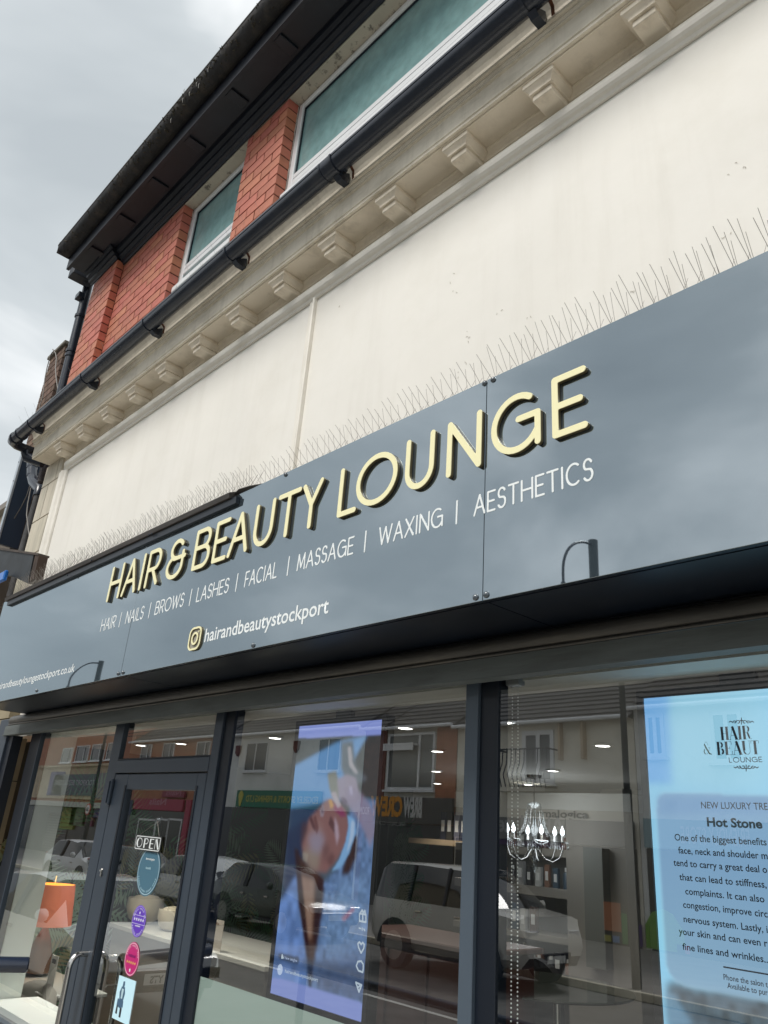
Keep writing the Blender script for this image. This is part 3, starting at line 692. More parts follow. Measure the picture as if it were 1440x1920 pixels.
# stack behind the downpipe: bricks as pieces
c1 = at(125, 640, 2.3); zt = c1[2]; xr = c1[0]; xl = xr-.50
z = zt-.05; cidx = 0
MB().box(xl-.03, xr+.03, 2.27, 2.86, zt-.05, zt, .008).build('coping', mat('grey_coping', (.16, .145, .12), .85, var=.2, vscale=6, bump=.3), nb)
MB().box(xl+.01, xr-.01, 2.31, 2.82, 1.0, zt-.05).build('mortar_bed', m_mortar2, nb)
while z > 3.3:
    x = xr; odd = cidx % 2; first = True
    while x > xl+.01:
        L_ = BL if (odd and first) or not first else BL/2
        xn = max(xl, x-L_); brick(xn+.012, x, 2.30, 2.42, z-CH+.012, z, m_brown, 'brick', nb); x = xn; first = False
    y = 2.425; first = True
    while y < 2.80:
        L_ = BL/2 if (odd and first) else BL
        yn = min(2.83, y+L_); brick(xr-.1, xr-.002, y, yn-.012, z-CH+.012, z, m_brown, 'brick', nb); y = yn; first = False
    z -= CH; cidx += 1
# lower run of brown brick between the pipes
p0 = at(50, 905, 2.42); p1 = at(62, 890, 2.42)
XL, XH = at(20, 1030, 2.42)[0]-.25, -7.0
MB().box(XL, XH-.01, 2.43, 2.7, -.6, 3.2).build('mortar_bed', m_mortar2, nb)
z = 3.15; cidx = 0
while z > 0.6:
    x = XH; first = True
    while x > XL+.02:
        L_ = BL/2 if (cidx % 2 and first) else BL
        xn = max(XL, x-L_); brick(xn+.012, x, 2.41+random.uniform(-.002, .002), 2.5, z-CH+.012, z, m_brown, 'brick', nb); x = xn; first = False
    z -= CH; cidx += 1
# pale wall with coping further left
pw = thing('pale_rendered_building', 'pale rendered building with sloping grey coping at the far left edge', 'building', (-16, 6, -H))
q = at(0, 960, 3.6); q2 = at(28, 932, 3.6)
MB().box(-30, q2[0]+1.2, 3.62, 9, -H, q[2]-.1).build('wall', mat('pale_wall', (.52, .47, .36), .85, var=.06, vscale=1), pw)
MB().box(-30, q2[0]+1.2, 3.5, 4.0, q[2]-.1, q[2]+.02).build('coping', mat('grey_coping_far', (.22, .20, .18), .85), pw)
# navy projecting sign box
sgb = thing('navy_sign_box', 'tall navy box sign with a silver edge projecting at the left of the brick', 'sign', tuple(at(30, 1020, 2.2)))
A0, A1 = at(52, 868, 2.2), at(12, 1022, 2.2)
B0, B1 = at(39, 873, 1.95), at(0, 1030, 1.95)
zt_, zb_ = A0[2], at(20, 1022, 2.2)[2]
xn0 = at(45, 880, 2.15)[0]
MB().box(xn0-.005, xn0+.04, 2.10, 2.30, zb_, zt_, .004).build('sign_body', mat('navy_gloss', (.02, .038, .07), .3, ior=1.6), sgb)
MB().box(xn0-.010, xn0+.045, 2.075, 2.099, zb_-.01, zt_+.01, .004).build('sign_edge', mat('silver_edge', (.42, .46, .5), .35, metal=.5), sgb)
rv = MB()
for t in (.12, .4, .7, .92): rv.lathe([(.008, 0), (.006, -.005), (0.0005, -.006)], (xn0+.015, 2.075, zb_+(zt_-zb_)*t), 8, 'y')
rv.build('rivet', m_rivet, sgb)
# dark housing end at the far left
hs = thing('dark_awning_box', 'dark weathered metal box end jutting out beside the spikes at the left edge', 'shutter box', tuple(at(40, 1070, 1.7)))
HW = [tuple(at(px, py, 1.66)[[0, 2]]) for px, py in ((-90, 1018), (64, 1036), (52, 1094), (22, 1080), (-90, 1066))]
MB().prism_y(HW, 1.66, 1.72).build('box_end', mat('weathered_black_metal', (.010, .013, .016), .55, var=.5, vscale=7, bump=.2, bscale=9, dirt=(.05, .06, .065), dirt_amt=.5, dirt_scale=5), hs)
HL = [tuple(at(px, py, 1.65)[[0, 2]]) for px, py in ((-90, 1014), (72, 1037), (71, 1041), (-90, 1018))]
MB().prism_y(HL, 1.65, 1.73).build('box_lid', mat('rusty_lid', (.06, .045, .035), .7, var=.4, vscale=10), hs)
HE = [tuple(at(px, py, 1.655)[[0, 2]]) for px, py in ((66, 1040), (73, 1041), (63, 1085), (55, 1090))]
MB().prism_y(HE, 1.655, 1.72).build('end_board', mat('brown_board', (.05, .03, .02), .8, var=.3, vscale=12), hs)
bs_ = thing('blue_sign_edge', 'bright blue curved sign edge at the far left of the photo', 'sign', tuple(at(0, 1070, 1.6)))
b1 = at(5, 1086, 1.60); MB().box(b1[0]-.5, b1[0], 1.60, 1.63, b1[2]-.005, b1[2]+.075, .008).build('sign_face', mat('blue_acrylic', (.02, .16, .55), .25), bs_)
# cables hanging down
cb = thing('loose_cable', 'loose grey cables looping down past the brick stack at the far left', 'cable', tuple(at(40, 1000, 2.2)))
def cable(pp, Y, r, m, nm='cable_run'):
    MB().tube([at(px, py, Y) for px, py in pp], r, 6).build(nm, m, cb, smooth=60)
mcab = mat('grey_cable', (.20, .185, .17), .6)
cable([(102, 657), (97, 662), (93, 672), (88, 690), (84, 710), (82, 730), (80, 745), (75, 760), (72, 775)], 2.25, .006, mcab)
cable([(99, 655), (104, 662), (106, 672), (104, 690), (105, 705), (107, 720), (109, 735)], 2.25, .007, mcab)
cable([(58, 905), (50, 930), (40, 950), (25, 975), (10, 1000), (0, 1018)], 2.18, .005, mcab)
cable([(58, 915), (52, 945), (50, 965), (53, 990), (56, 1010), (55, 1035), (52, 1060), (50, 1085)], 2.0, .006, mcab)
# tan stone pilaster left of the shutter
tp = thing('tan_stone_pilaster', 'tan stone pilaster with horizontal joints at the left edge beside the shutter guide', 'pilaster', (-6.3, 2.0, -H))
z = .72
for hgt in (.10, .42, .42, .42, .42, .42, .42):
    brick(-7.4, -6.09, 1.93, 2.1, z-hgt+.008, z, m_tan, 'stone_block', tp); z -= hgt
MB().box(-5.70, -5.60, 2.0, 2.1, -H, .66).build('inner_pier', m_tan, shop)

# ================================================================== FASCIA SIGN
SY = 1.55; SZ0, SZ1 = 0.616, 1.3215
sign = thing('fascia_sign', 'long slate grey fascia sign with raised gold letters reading HAIR & BEAUTY LOUNGE', 'shop sign', (-3, SY, SZ0))
SXL = -5.585; jn = [SXL, -4.36+.02, -1.306, XR]
jn = [SXL, -3.489*1.0-.0, -1.306, XR]
for a, b in zip(jn[:-1], jn[1:]):
    MB().box(a+.0012, b-.0012, SY, SY+.004, SZ0, SZ1, .0008).build('sign_panel', m_panel, sign)
MB().box(SXL, XR, SY+.006, SY+.03, SZ0+.004, SZ1-.004).build('sign_backing', m_dark, sign)
MB().box(SXL, -3.49, SY+.031, 1.88, SZ0+.002, SZ0+.006).box(-3.486, -1.31, SY+.031, 1.88, SZ0+.002, SZ0+.006).box(-1.306, XR, SY+.031, 1.88, SZ0+.002, SZ0+.006).build('underside_panel', m_dark, sign)
MB().box(SXL, XR, SY+.031, 1.98, SZ1-.03, SZ1-.012).build('sign_top', m_trimcap, sign)
MB().box(SXL, SXL+.004, SY+.004, 1.98, SZ0, SZ1-.012).build('sign_end', m_tan, sign)
# rivets
rv_src = MB().lathe([(.0095, 0.0), (.0095, -.002), (.0075, -.0055), (.004, -.0078), (.0005, -.0085)], (0, 0, 0), 14, 'y').build('rivet', m_rivet, sign, local=True, smooth=50)
first = True
for px, py in [(909,719),(925,712),(892,1120),(912,1115),(536,890),(475,1210),(222,1263),(231,1261),(69,1295),(172,1051),(195,1040),(285,1004),(127,1078)]:
    p = at(px, py, SY)
    if first: rv_src.location = tuple(p-WORLD[sign.name]); first = False
    else: inst(rv_src, p, sign)
# raised letters: face, two gold layers, dark layer standing in for the shadow gap
FY = 1.5358; LK = 1.5358/1.502
MAIN = [('H', -3.726, -3.589), ('A', -3.565, -3.420), ('I', -3.384, -3.359), ('R', -3.325, -3.198), ('&', -3.126, -2.966), ('B', -2.893, -2.758), ('E', -2.731, -2.624), ('A', -2.614, -2.471),
        ('U', -2.438, -2.309), ('T', -2.290, -2.147), ('Y', -2.137, -2.018), ('L', -1.922, -1.824), ('O', -1.831, -1.631), ('U', -1.595, -1.470), ('N', -1.417, -1.282), ('G', -1.246, -1.075), ('E', -1.038, -.930)]
MZ0, CAP, HWD = 1.000*LK, .188*LK, .0098*LK
for ch, x0, x1 in MAIN:
    x0 *= LK; x1 *= LK; w = (x1-x0)/CAP
    st = [(HWD, [(px*CAP, pz*CAP) for px, pz in s_]) for s_ in glyph(ch, w, HWD/CAP)]
    if ch == 'I': st = [(HWD, [((x1-x0)/2, HWD), ((x1-x0)/2, CAP-HWD)])]
    body = mesh_obj('letter', sdf_mesh('letter', st, .0032, .0050), m_gold, (x0, FY+.0026, MZ0), sign, label=None)
    f_ = mesh_obj('letter_face', sdf_mesh('letter_face', st, .0032, .0024), m_cream, (x0, FY, MZ0), body)
    s1_ = mesh_obj('letter_groove', sdf_mesh('letter_groove', [(h_*.88, p_) for h_, p_ in st], .0032, .0010), m_golddk, (x0, FY+.0077, MZ0), body)
    s2_ = mesh_obj('letter_base', sdf_mesh('letter_base', st, .0032, .0028), m_gold, (x0, FY+.0088, MZ0), body)
    s3_ = mesh_obj('letter_shadow_gap', sdf_mesh('letter_shadow_gap', [(h_*.90, p_) for h_, p_ in st], .0032, .0022), m_golddk, (x0, FY+.0118, MZ0), body)
# small white vinyl words
SMALL = [('HAIR', -3.834, -3.668), ('|', -3.622, -3.612), ('NAILS', -3.555, -3.372), ('|', -3.318, -3.308), ('BROWS', -3.259, -2.999), ('|', -2.948, -2.938), ('LASHES', -2.890, -2.640), ('|', -2.588, -2.578), ('FACIAL', -2.524, -2.309), ('|', -2.245, -2.235),
         ('MASSAGE', -2.184, -1.873), ('|', -1.820, -1.810), ('WAXING', -1.749, -1.466), ('|', -1.416, -1.406), ('AESTHETICS', -1.345, -.949)]
for wd, x0, x1 in SMALL:
    me = sdf_mesh('lettering', [(h_, [(a-x0, b) for a, b in p_]) for h_, p_ in word_strokes(wd, x0, x1, 0, .066, .0031)] if wd != '|' else [(.0031, [(.005, -.004), (.005, .068)])], .0013, .0008)
    mesh_obj('lettering', me, m_vinyl, (x0, SY-.0009, .8735), sign)
me = text_mesh('lettering', 'hairandbeautystockport', 0, .790, 0, .058, bold=.012); mesh_obj('lettering', me, m_vinyl, (-2.765, SY-.0006, .686), sign)
me = text_mesh('lettering', 'hairandbeautyloungestockport.co.uk', 0, 1.195, 0, .045, bold=.008); mesh_obj('lettering', me, m_vinyl, (-5.251, SY-.0006, .694), sign)
me = None
# camera emblem: rounded square, ring and dot in gold
def rr(cx, cz, w, h, r, n=6):
    p = []
    for (sx, sz, a0) in ((1, 1, 0), (-1, 1, 90), (-1, -1, 180), (1, -1, 270)): p += arc(cx+sx*(w/2-r), cz+sz*(h/2-r), r, r, a0, a0+90, n)
    return p+[p[0]]
ix = -2.8345
ico = [(.0040, rr(0, 0, .088, .090, .026)), (.0042, arc(0, 0, .022, .023, 0, 360, 24)), (.0038, [(.027, .027), (.0272, .027)])]
io = mesh_obj('camera_emblem', sdf_mesh('camera_emblem', ico, .0014, .006), m_gold, (ix, SY-.0062, .7085), sign)
mesh_obj('emblem_face', sdf_mesh('emblem_face', ico, .0014, .002), m_cream, (ix, SY-.0083, .7085), io)
MB().prism_y([(ix+x_, .7085+z_) for x_, z_ in rr(0, 0, .084, .086, .026)[:-1]], SY-.0018, SY-.0003).build('emblem_back', mat('grey_gold', (.38, .36, .30), .5), io)
# black trim over the left half of the sign top
tr = thing('sign_top_trim', 'dark brown and black metal trim strip lying along the left part of the sign top', 'trim', (-4.2, 1.52, 1.27))
MB().prism_x([(1.520, 1.302), (1.516, 1.325), (1.548, 1.340), (1.62, 1.340), (1.62, 1.3225), (1.549, 1.3225), (1.549, 1.302)], -5.47, -2.70).build('trim_lip', m_trimcap, tr)
MB().prism_x([(1.532, 1.270), (1.530, 1.3012), (1.5485, 1.3012), (1.5485, 1.270)], -5.44, -2.66).build('trim_return', m_dark, tr)
fl_ = MB(); fl_.add([(-2.72, 1.545, 1.327), (-2.66, 1.535, 1.336), (-2.58, 1.54, 1.331), (-2.50, 1.552, 1.3225), (-2.60, 1.57, 1.326), (-2.72, 1.545, 1.324), (-2.66, 1.535, 1.333), (-2.58, 1.54, 1.328), (-2.50, 1.552, 1.3195), (-2.60, 1.57, 1.323)], [(0, 1, 2, 3, 4), (9, 8, 7, 6, 5), (0, 5, 6, 1), (1, 6, 7, 2), (2, 7, 8, 3)])
fl_.build('torn_flashing', m_trimcap, tr)
sc_ = MB()
for px, py in ((127, 1078), (280, 1003), (172, 1051), (285, 1001)):
    p = at(px, py, 1.519); sc_.lathe([(.006, 0), (.006, -.003), (.002, -.005)], (p[0], 1.519, p[2]), 8, 'y')
sc_.build('screw', m_black, tr)

# ================================================================== BIRD SPIKES
def spikes(root, x0, x1, step, ln, r, ybase, zbase, tilts, sway=.35, par='spike'):
    src = None; n = 0
    x = x0
    while x < x1 and n < 290:
        for ty in tilts:
            if n >= 290: break
            L_ = ln*random.uniform(.88, 1.08)
            if src is None:
                src = MB().tube([(0, 0, 0), (0, 0, .115)], r, 4).build(par, m_wire, root, local=True)
                o = src; o.location = tuple(np.array([x, ybase, zbase])-WORLD[root.name])
            else: o = inst(src, (x+random.uniform(-.003, .003), ybase+random.uniform(-.004, .004), zbase), root)
            o.rotation_euler = (radians(ty+random.gauss(0, 1.5)), radians(random.gauss(0, 3.5*sway)+(-9 if ty > 0 else 9)*sway), 0)
            o.scale = (1, 1, L_/.115); n += 1
        x += step*random.uniform(.9, 1.1)
    return n
def strip_of(label, x0, x1, step, ln, r, y, z, tilts, sway):
    t = thing('bird_spikes', label, 'bird spikes', ((x0+x1)/2, y, z), group='bird spikes on the sign')
    spikes(t, x0, x1, step, ln, r, y, z, tilts, sway); MB().box(x0-.02, x1-.005, y-.018, y+.018, z+.001, z+.005).build('spike_base', m_wire, t)
strip_of('steel bird spikes on the sign top between the torn flashing and the panel joint', -2.58, -1.32, .0350, .125, .0007, 1.60, SZ1-.012, (48, 8, -25), .5)
strip_of('steel bird spikes on the sign top right of the panel joint', -1.30, .12, .0440, .14, .00065, 1.60, SZ1-.012, (50, 24, 2, -24), .4)
strip_of('dense steel bird spikes above the black trim over the words HAIR & BEAUTY', -4.02, -2.62, .0225, .125, .00075, 1.585, SZ1+.012, (46, 8, -20), .5)
strip_of('dense steel bird spikes above the black trim left of the word HAIR', -5.42, -4.04, .0225, .125, .0008, 1.585, SZ1+.012, (46, 8, -20), .5)
sp3 = thing('bird_spikes', 'tangled clump of steel bird spikes at the left end beside the dark metal box', 'bird spikes', (-5.6, 1.72, SZ1), group='bird spikes on the sign')
spikes(sp3, -6.1, -5.3, .028, .12, .0010, 1.74, SZ1-.005, (45, 15, -25, -50), 1.3)
sp4 = thing('bird_spikes', 'fine bird spikes standing on the cornice behind the long black gutter', 'bird spikes', (-5, 1.82, 3.29), group='bird spikes on the cornice')
spikes(sp4, -7.0, -3.0, .16, .20, .0008, 1.74, 3.24, (30, 0, -25), 1.0)

# ================================================================== ROLLER SHUTTER
rs = thing('roller_shutter', 'raised galvanised roller shutter with ribbed curtain and bottom bar under the sign', 'roller shutter', (-2.5, 1.9, .5))
SX0, SX1 = -5.84, XR
MB().box(SX0, SX1, 1.88, 1.96, SZ0-.05, SZ0+.002).build('shutter_hood', m_dark, rs)
def slat(zc, yc, h, d, m=m_galv):
    prof = [(yc+d*(1-(t*2-1)**2)*-1, zc-h/2+h*t) for t in np.linspace(0, 1, 8)]
    prof += [(yc+.014, zc+h/2), (yc+.014, zc-h/2)]
    MB().prism_x(prof, SX0+.03, SX1).build('slat', m, rs, smooth=35)
slat(.607, 1.925, .036, .006); slat(.585, 1.912, .010, .002)
slat(.577, 1.885, .012, .003)
prof = [(1.875+.028*cos(a), .594+.030*sin(a)) for a in np.linspace(radians(100), radians(300), 12)]
MB().prism_x([(y, z-.012) for y, z in prof], SX0+.03, SX1).build('slat', m_galv, rs, smooth=35)
MB().tube([(SX0+.03, 1.855, .553), (SX1, 1.855, .553)], .0055, 8).build('slat_edge', m_galv, rs, smooth=50)
MB().box(SX0-.02, SX1, 1.853, 1.862, .487, .546).build('bottom_bar', m_galv2, rs)
MB().prism_x([(1.853, .487), (1.853, .483), (1.905, .483), (1.905, .487)], SX0-.05, SX1).build('bottom_lip', m_galv2, rs)
MB().box(-6.04, -5.84, 1.87, 1.935, -H, .60, .003).build('guide_rail', m_frame, rs)
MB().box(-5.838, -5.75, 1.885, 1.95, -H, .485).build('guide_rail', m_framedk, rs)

# ================================================================== SHOPFRONT
sf = thing('shopfront', 'dark grey aluminium shopfront of glass panes with a glazed entrance door', 'shopfront', (-3.3, GL, -H))
ZT, ZB = .60, -H
def bar(nm, x0, x1, z0, z1, y0=1.95, y1=2.01, m=m_frame, par=None, ch=.002):
    return MB().box(x0, x1, y0, y1, z0, z1, ch).build(nm, m, par or sf)
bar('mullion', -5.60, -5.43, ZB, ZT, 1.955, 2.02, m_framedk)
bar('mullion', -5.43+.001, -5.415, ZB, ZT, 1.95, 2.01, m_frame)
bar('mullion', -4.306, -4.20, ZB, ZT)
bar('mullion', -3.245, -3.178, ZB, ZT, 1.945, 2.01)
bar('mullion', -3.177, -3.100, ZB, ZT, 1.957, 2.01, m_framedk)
bar('mullion', -1.700, -1.648, ZB, ZT, 1.943, 2.01, mat('lit_grey_frame', (.075, .10, .13), .42))  # paler copy of the frame colour, daylight on this face put into it
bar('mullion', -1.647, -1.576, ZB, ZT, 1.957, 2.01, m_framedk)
bar('mullion', .55, .65, ZB, ZT)
# transom, fanlight, head
bar('transom', -4.199, -3.246, .232, .297, 1.943, 2.008)
bar('transom_bead', -4.199, -3.246, .2975, .306, 1.948, 1.963, m_framedk)
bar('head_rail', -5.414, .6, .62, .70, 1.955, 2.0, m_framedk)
bar('bottom_rail', -5.414, -4.307, -1.12, -1.06, 1.945, 2.01)
bar('bottom_rail', -3.099, .549, -H, -1.75, 1.945, 2.01)
MB().box(-5.414, -4.307, 2.011, 2.30, -1.065, -1.03).build('inner_sill', mat('white_sill', (.70, .72, .70), .5), sf)
MB().box(-5.414, -4.307, 1.96, 2.0, -H, -1.12).build('stall_panel', m_frame, sf)
def pane(x0, x1, z0, z1, m=m_glass, nm='pane', y=GL, par=None):
    return MB().quad((x0, y, z0), (x1, y, z0), (x1, y, z1), (x0, y, z1)).build(nm, m, par or sf)
pane(-5.414, -4.307, -1.06, .62); pane(-4.199, -3.246, .306, .62); pane(-3.0995, -1.7005, -1.75, .62); pane(-1.5755, .549, -1.75, .62)
# frosted film low on the big window and corner blocks
MB().box(-3.0995, -1.7125, GL+.003, GL+.0045, -1.75, -.558).build('frosted_film', m_frost, sf)
# door
DL, DR = -4.190, -3.256; DT = .226
door = MB().box(DL, -4.035, 1.948, 2.0, ZB+.02, DT, .003).box(-3.335, DR, 1.948, 2.0, ZB+.02, DT, .003).box(-4.034, -3.336, 1.9485, 1.9995, .150, DT-.0005, .003).box(-4.034, -3.336, 1.9485, 1.9995, ZB+.02, -1.7, .003)
door = door.build('door', m_frame, sf)
bd = MB().box(-4.052, -4.036, 1.944, 1.9478, -1.7, .17).box(-3.334, -3.318, 1.944, 1.9478, -1.7, .17)
bd.build('door_bead', m_framedk, door)
pane(-4.034, -3.336, -1.7, .150, par=door)
hg = MB().box(-4.212, -4.180, 1.930, 1.947, .07, .20, .004).box(-4.200, -4.192, 1.922, 1.931, .08, .19)
hg.build('hinge', m_frame, door)
def d_handle(xc, y0, yo, nm='handle'):
    h = MB(); pts = [(xc, y0, -.70)]
    zt = -.615
    pts = [(xc, y0, zt)]
    for a in np.linspace(0, 90, 6): pts.append((xc, y0+(yo-y0)*(.45+.55*sin(radians(a))), zt-.06*(1-cos(radians(a)))))
    pts += [(xc, yo, -1.0), (xc, yo, -1.75)]
    h.tube(pts, .0135, 12); return h.build(nm, m_steel, door, smooth=60)
d_handle(-4.115, 1.948, 1.87); d_handle(-4.00, 2.0, 2.08)
lk = MB().box(-4.132, -4.118, 1.94, 1.949, -.27, -.235, .002).tube([(-4.125, 1.94, -.245), (-4.112, 1.93, -.243)], .005, 6); lk.build('lock', m_steel, door)
# stickers on the door glass
def disc(cx, cz, rx, rz, y, n=40): return MB().prism_y([(cx+rx*cos(2*pi*i/n), cz+rz*sin(2*pi*i/n)) for i in range(n)], y, y+.0006)
def sticker(label, cx, cz, r, col, ringcol, trans=None):
    t = thing('window_sticker', label, 'sticker', (cx, GL-.002, cz-r))
    m = mat('sticker_'+label.split()[1], col, .4, alpha=trans if trans else None)
    disc(cx, cz, r, r, GL-.0022).build('sticker_disc', m, t)
    w = mat('sticker_print', ringcol, .5)
    st = [(.0012, arc(cx, cz, r*.93, r*.93, 0, 360, 40))]
    me = sdf_mesh('printed_ring', [(h_, [(a-cx, b-cz) for a, b in p_]) for h_, p_ in st], .0008, .0003); mesh_obj('printed_ring', me, w, (cx, GL-.0027, cz), t)
    return t, w
def stars(t, m, cx, cz, n, dx, r):
    b = MB()
    for i in range(n):
        x_ = cx+(i-(n-1)/2)*dx
        b.prism_y([(x_+(r if k % 2 == 0 else r*.45)*sin(pi*k/5), cz+(r if k % 2 == 0 else r*.45)*cos(pi*k/5)) for k in range(10)], GL-.0030, GL-.0025)
    b.build('printed_star', m, t)
def ring_marks(t, m, n, cx, cz, r, size, a0, a1):
    vs = MB()
    for i in range(n):
        if i % 6 == 5: continue
        a = radians(a0+(a1-a0)*i/(n-1)); h = size*random.uniform(.35, .5); w = size*.26
        tx, tz = -sin(a)*w, cos(a)*w; nx, nz = cos(a)*h, sin(a)*h; ox, oz = cx+r*cos(a), cz+r*sin(a)
        vs.add([(ox-tx-nx, GL-.0030, oz-tz-nz), (ox+tx-nx, GL-.0030, oz+tz-nz), (ox+tx+nx, GL-.0030, oz+tz+nz), (ox-tx+nx, GL-.0030, oz-tz+nz)], [(0, 1, 2, 3)])
    vs.build('print_marks', m, t, kind='stuff')
def row_marks(t, m, x0, x1, z0, h, y, n):
    vs = MB()
    for i in range(n):
        xa = x0+(x1-x0)*i/n; vs.box(xa, xa+(x1-x0)/n*.6, y-.0003, y, z0, z0+h*random.uniform(.7, 1))
    vs.build('print_marks', m, t, kind='stuff')
t1, w1 = sticker('pale blue translucent round sticker, topmost of three on the door glass', -3.672, -.212, .108, (.10, .24, .34), (.6, .75, .8), .62)
me = text_mesh('lettering', 'dermalogica', 0, .085, 0, .010, bold=.01); mesh_obj('lettering', me, m_vinyl, (-3.715, GL-.003, -.165), t1)
row_marks(t1, mat('pale_print', (.4, .6, .68), .5), -3.70, -3.65, -.205, .010, GL-.003, 7)
ring_marks(t1, mat('pale_print2', (.4, .6, .68), .5), 22, -3.672, -.212, .088, .009, 200, 340)
t2, w2 = sticker('purple round award sticker with five white stars on the door glass', -3.682, -.424, .066, (.12, .035, .50), (.5, .4, .9))
stars(t2, m_vinyl, -3.682, -.418, 5, .021, .0085); stars(t2, m_vinyl, -3.682, -.39, 1, .02, .008)
row_marks(t2, m_vinyl, -3.707, -3.657, -.447, .006, GL-.003, 8)
MB().box(-3.745, -3.62, GL-.003, GL-.0024, -.402, -.4005).box(-3.745, -3.62, GL-.003, GL-.0024, -.437, -.4355).build('printed_line', m_vinyl, t2)
ring_marks(t2, m_vinyl, 14, -3.682, -.424, .052, .007, 160, 20); ring_marks(t2, m_vinyl, 12, -3.682, -.424, .054, .007, 205, 335)
t3, w3 = sticker('magenta round award sticker with yellow stars low on the door glass', -3.685, -.578, .068, (.55, .015, .18), (.95, .75, .82))
stars(t3, mat('yellow_print', (.85, .6, .1), .5), -3.685, -.592, 5, .019, .007); stars(t3, m_vinyl, -3.685, -.622, 1, .02, .009)
row_marks(t3, mat('purple_print', (.25, .01, .15), .5), -3.72, -3.65, -.571, .012, GL-.003, 8)
ring_marks(t3, w3, 15, -3.685, -.578, .054, .007, 165, 15)
# small photo card
pc_ = thing('photo_card', 'small pale blue photo card showing a seated figure stuck low on the door glass', 'card', (-3.69, GL-.002, -.82))
A_, B_ = at(222, 1835, GL), at(245, 1908, GL)
MB().box(-3.775, -3.610, GL-.0025, GL-.0018, -.822, -.655).build('card', mat('pale_card', (.52, .74, .82), .5, emit=((.45, .7, .85), .12)), pc_)  # card is given a faint added glow of its own, no lamp
cg = MB(); cx_ = -3.715
cg.prism_y([(cx_-.008, -.672), (cx_+.006, -.670), (cx_+.010, -.684), (cx_+.004, -.694), (cx_-.010, -.690)], GL-.0032, GL-.0027)
cg.prism_y([(cx_-.014, -.692), (cx_+.014, -.692), (cx_+.024, -.716), (cx_+.016, -.744), (cx_-.020, -.744), (cx_-.028, -.716)], GL-.0032, GL-.0027)
cg.prism_y([(cx_-.034, -.742), (cx_+.020, -.744), (cx_+.024, -.768), (cx_-.006, -.775), (cx_-.036, -.768)], GL-.0033, GL-.0028)
cg.build('printed_figure', mat('blue_ink', (.06, .13, .22), .6), pc_)
MB().prism_y([(cx_-.010, -.70), (cx_+.008, -.70), (cx_+.006, -.738), (cx_-.008, -.738)], GL-.0038, GL-.0034).build('printed_highlight', mat('pale_ink', (.5, .68, .75), .6), pc_)
MB().prism_y([(cx_-.034, -.768), (cx_-.022, -.768), (cx_-.020, -.800), (cx_-.036, -.800)], GL-.0034, GL-.0029).prism_y([(cx_+.000, -.772), (cx_+.018, -.772), (cx_+.018, -.808), (cx_+.002, -.808)], GL-.0034, GL-.0029).build('printed_boot', mat('black_ink', (.015, .02, .035), .6), pc_)
# OPEN sign behind the glass
op = thing('open_sign', 'hanging black and white OPEN sign inside the door glass', 'sign', (-3.66, GL+.02, -.145))
a, b, c, d = at(266, 1563, GL+.02), at(314, 1572, GL+.02), at(309, 1601, GL+.02), at(263, 1592, GL+.02)
oz0, oz1 = (c[2]+d[2])/2, (a[2]+b[2])/2; ox0, ox1 = (a[0]+d[0])/2, (b[0]+c[0])/2
MB().box(ox0, ox1, GL-.010, GL-.006, oz0, oz1).build('sign_board', mat('smoked_board', (.035, .037, .037), .4), op)
bw = .0035; w_, h_ = ox1-ox0, oz1-oz0
me = sdf_mesh('border', [(.0017, rr(w_/2, h_/2, w_-.012, h_-.012, .008, 4))], .0010, .0005); mesh_obj('border', me, m_vinyl, (ox0, GL-.0107, oz0), op)
def deco(ch):
    if ch == 'O': return [(.0016, arc(.017, .0225, .0145, .0215, 0, 360, 26)), (.0055, arc(.009, .0225, .0030, .013, 100, 260, 8))]
    if ch == 'P': return [(.0058, [(.007, .0), (.007, .045)], 'flat'), (.0016, [(.012, .044)]+arc(.016, .0315, .009, .012, 90, -90, 10)+[(.012, .019)])]
    if ch == 'E': return [(.0058, [(.007, .0), (.007, .045)], 'flat'), (.0016, [(.007, .0435), (.024, .0435)]), (.0016, [(.007, .023), (.022, .023)]), (.0016, [(.007, .0015), (.024, .0015)])]
    if ch == 'N': return [(.0016, [(.002, .0), (.002, .045)]), (.0058, [(.006, .045), (.020, .0)], 'flat'), (.0016, [(.025, .0), (.025, .045)])]
kx = (w_-.03)/.118; x_ = .012
for ch, ww in (('O', .034), ('P', .027), ('E', .028), ('N', .028)):
    st = [(s_[0]*min(kx, 1), [(x_+p[0]*kx, p[1]*.95+h_/2-.0215) for p in s_[1]])+tuple(s_[2:]) for s_ in deco(ch)]
    mesh_obj('lettering', sdf_mesh('lettering', st, .0009, .0005), m_vinyl, (ox0, GL-.0107, oz0), op); x_ += (ww+.003)*kx
hk = at(296, 1537, GL-.01); MB().lathe([(.004, -.004), (.012, .002), (.014, .008)], hk, 14, 'y').build('suction_cup', m_crystal, op, smooth=50)
MB().tube([hk+np.array([0, 0, -.01]), (ox0+.03, GL-.008, oz1)], .0009, 4).tube([hk+np.array([0, 0, -.01]), (ox1-.03, GL-.008, oz1)], .0009, 4).build('cord', m_wire, op)

# bead chain of the blind
ch_ = thing('bead_chain', 'white bead chain of a roller blind hanging beside the window mullion', 'blind chain', (-1.565, 2.04, -1.2))
bead = None
for s_, xo in ((0, 0), (1, .022)):
    z = .50; row = MB()
    while z > -.95:
        row.lathe([(.0005, .0026), (.0022, .0014), (.0026, 0), (.0022, -.0014), (.0005, -.0026)], (-1.552+xo, 2.0, z), 6); z -= .0105
    o_ = row.build('bead_strand', mat('bead_white', (.85, .85, .82), .3), ch_, smooth=60)
MB().box(-1.571, -1.515, 1.985, 2.02, .485, .53, .004).build('chain_bracket', mat('bracket_grey', (.4, .4, .4), .4), ch_)

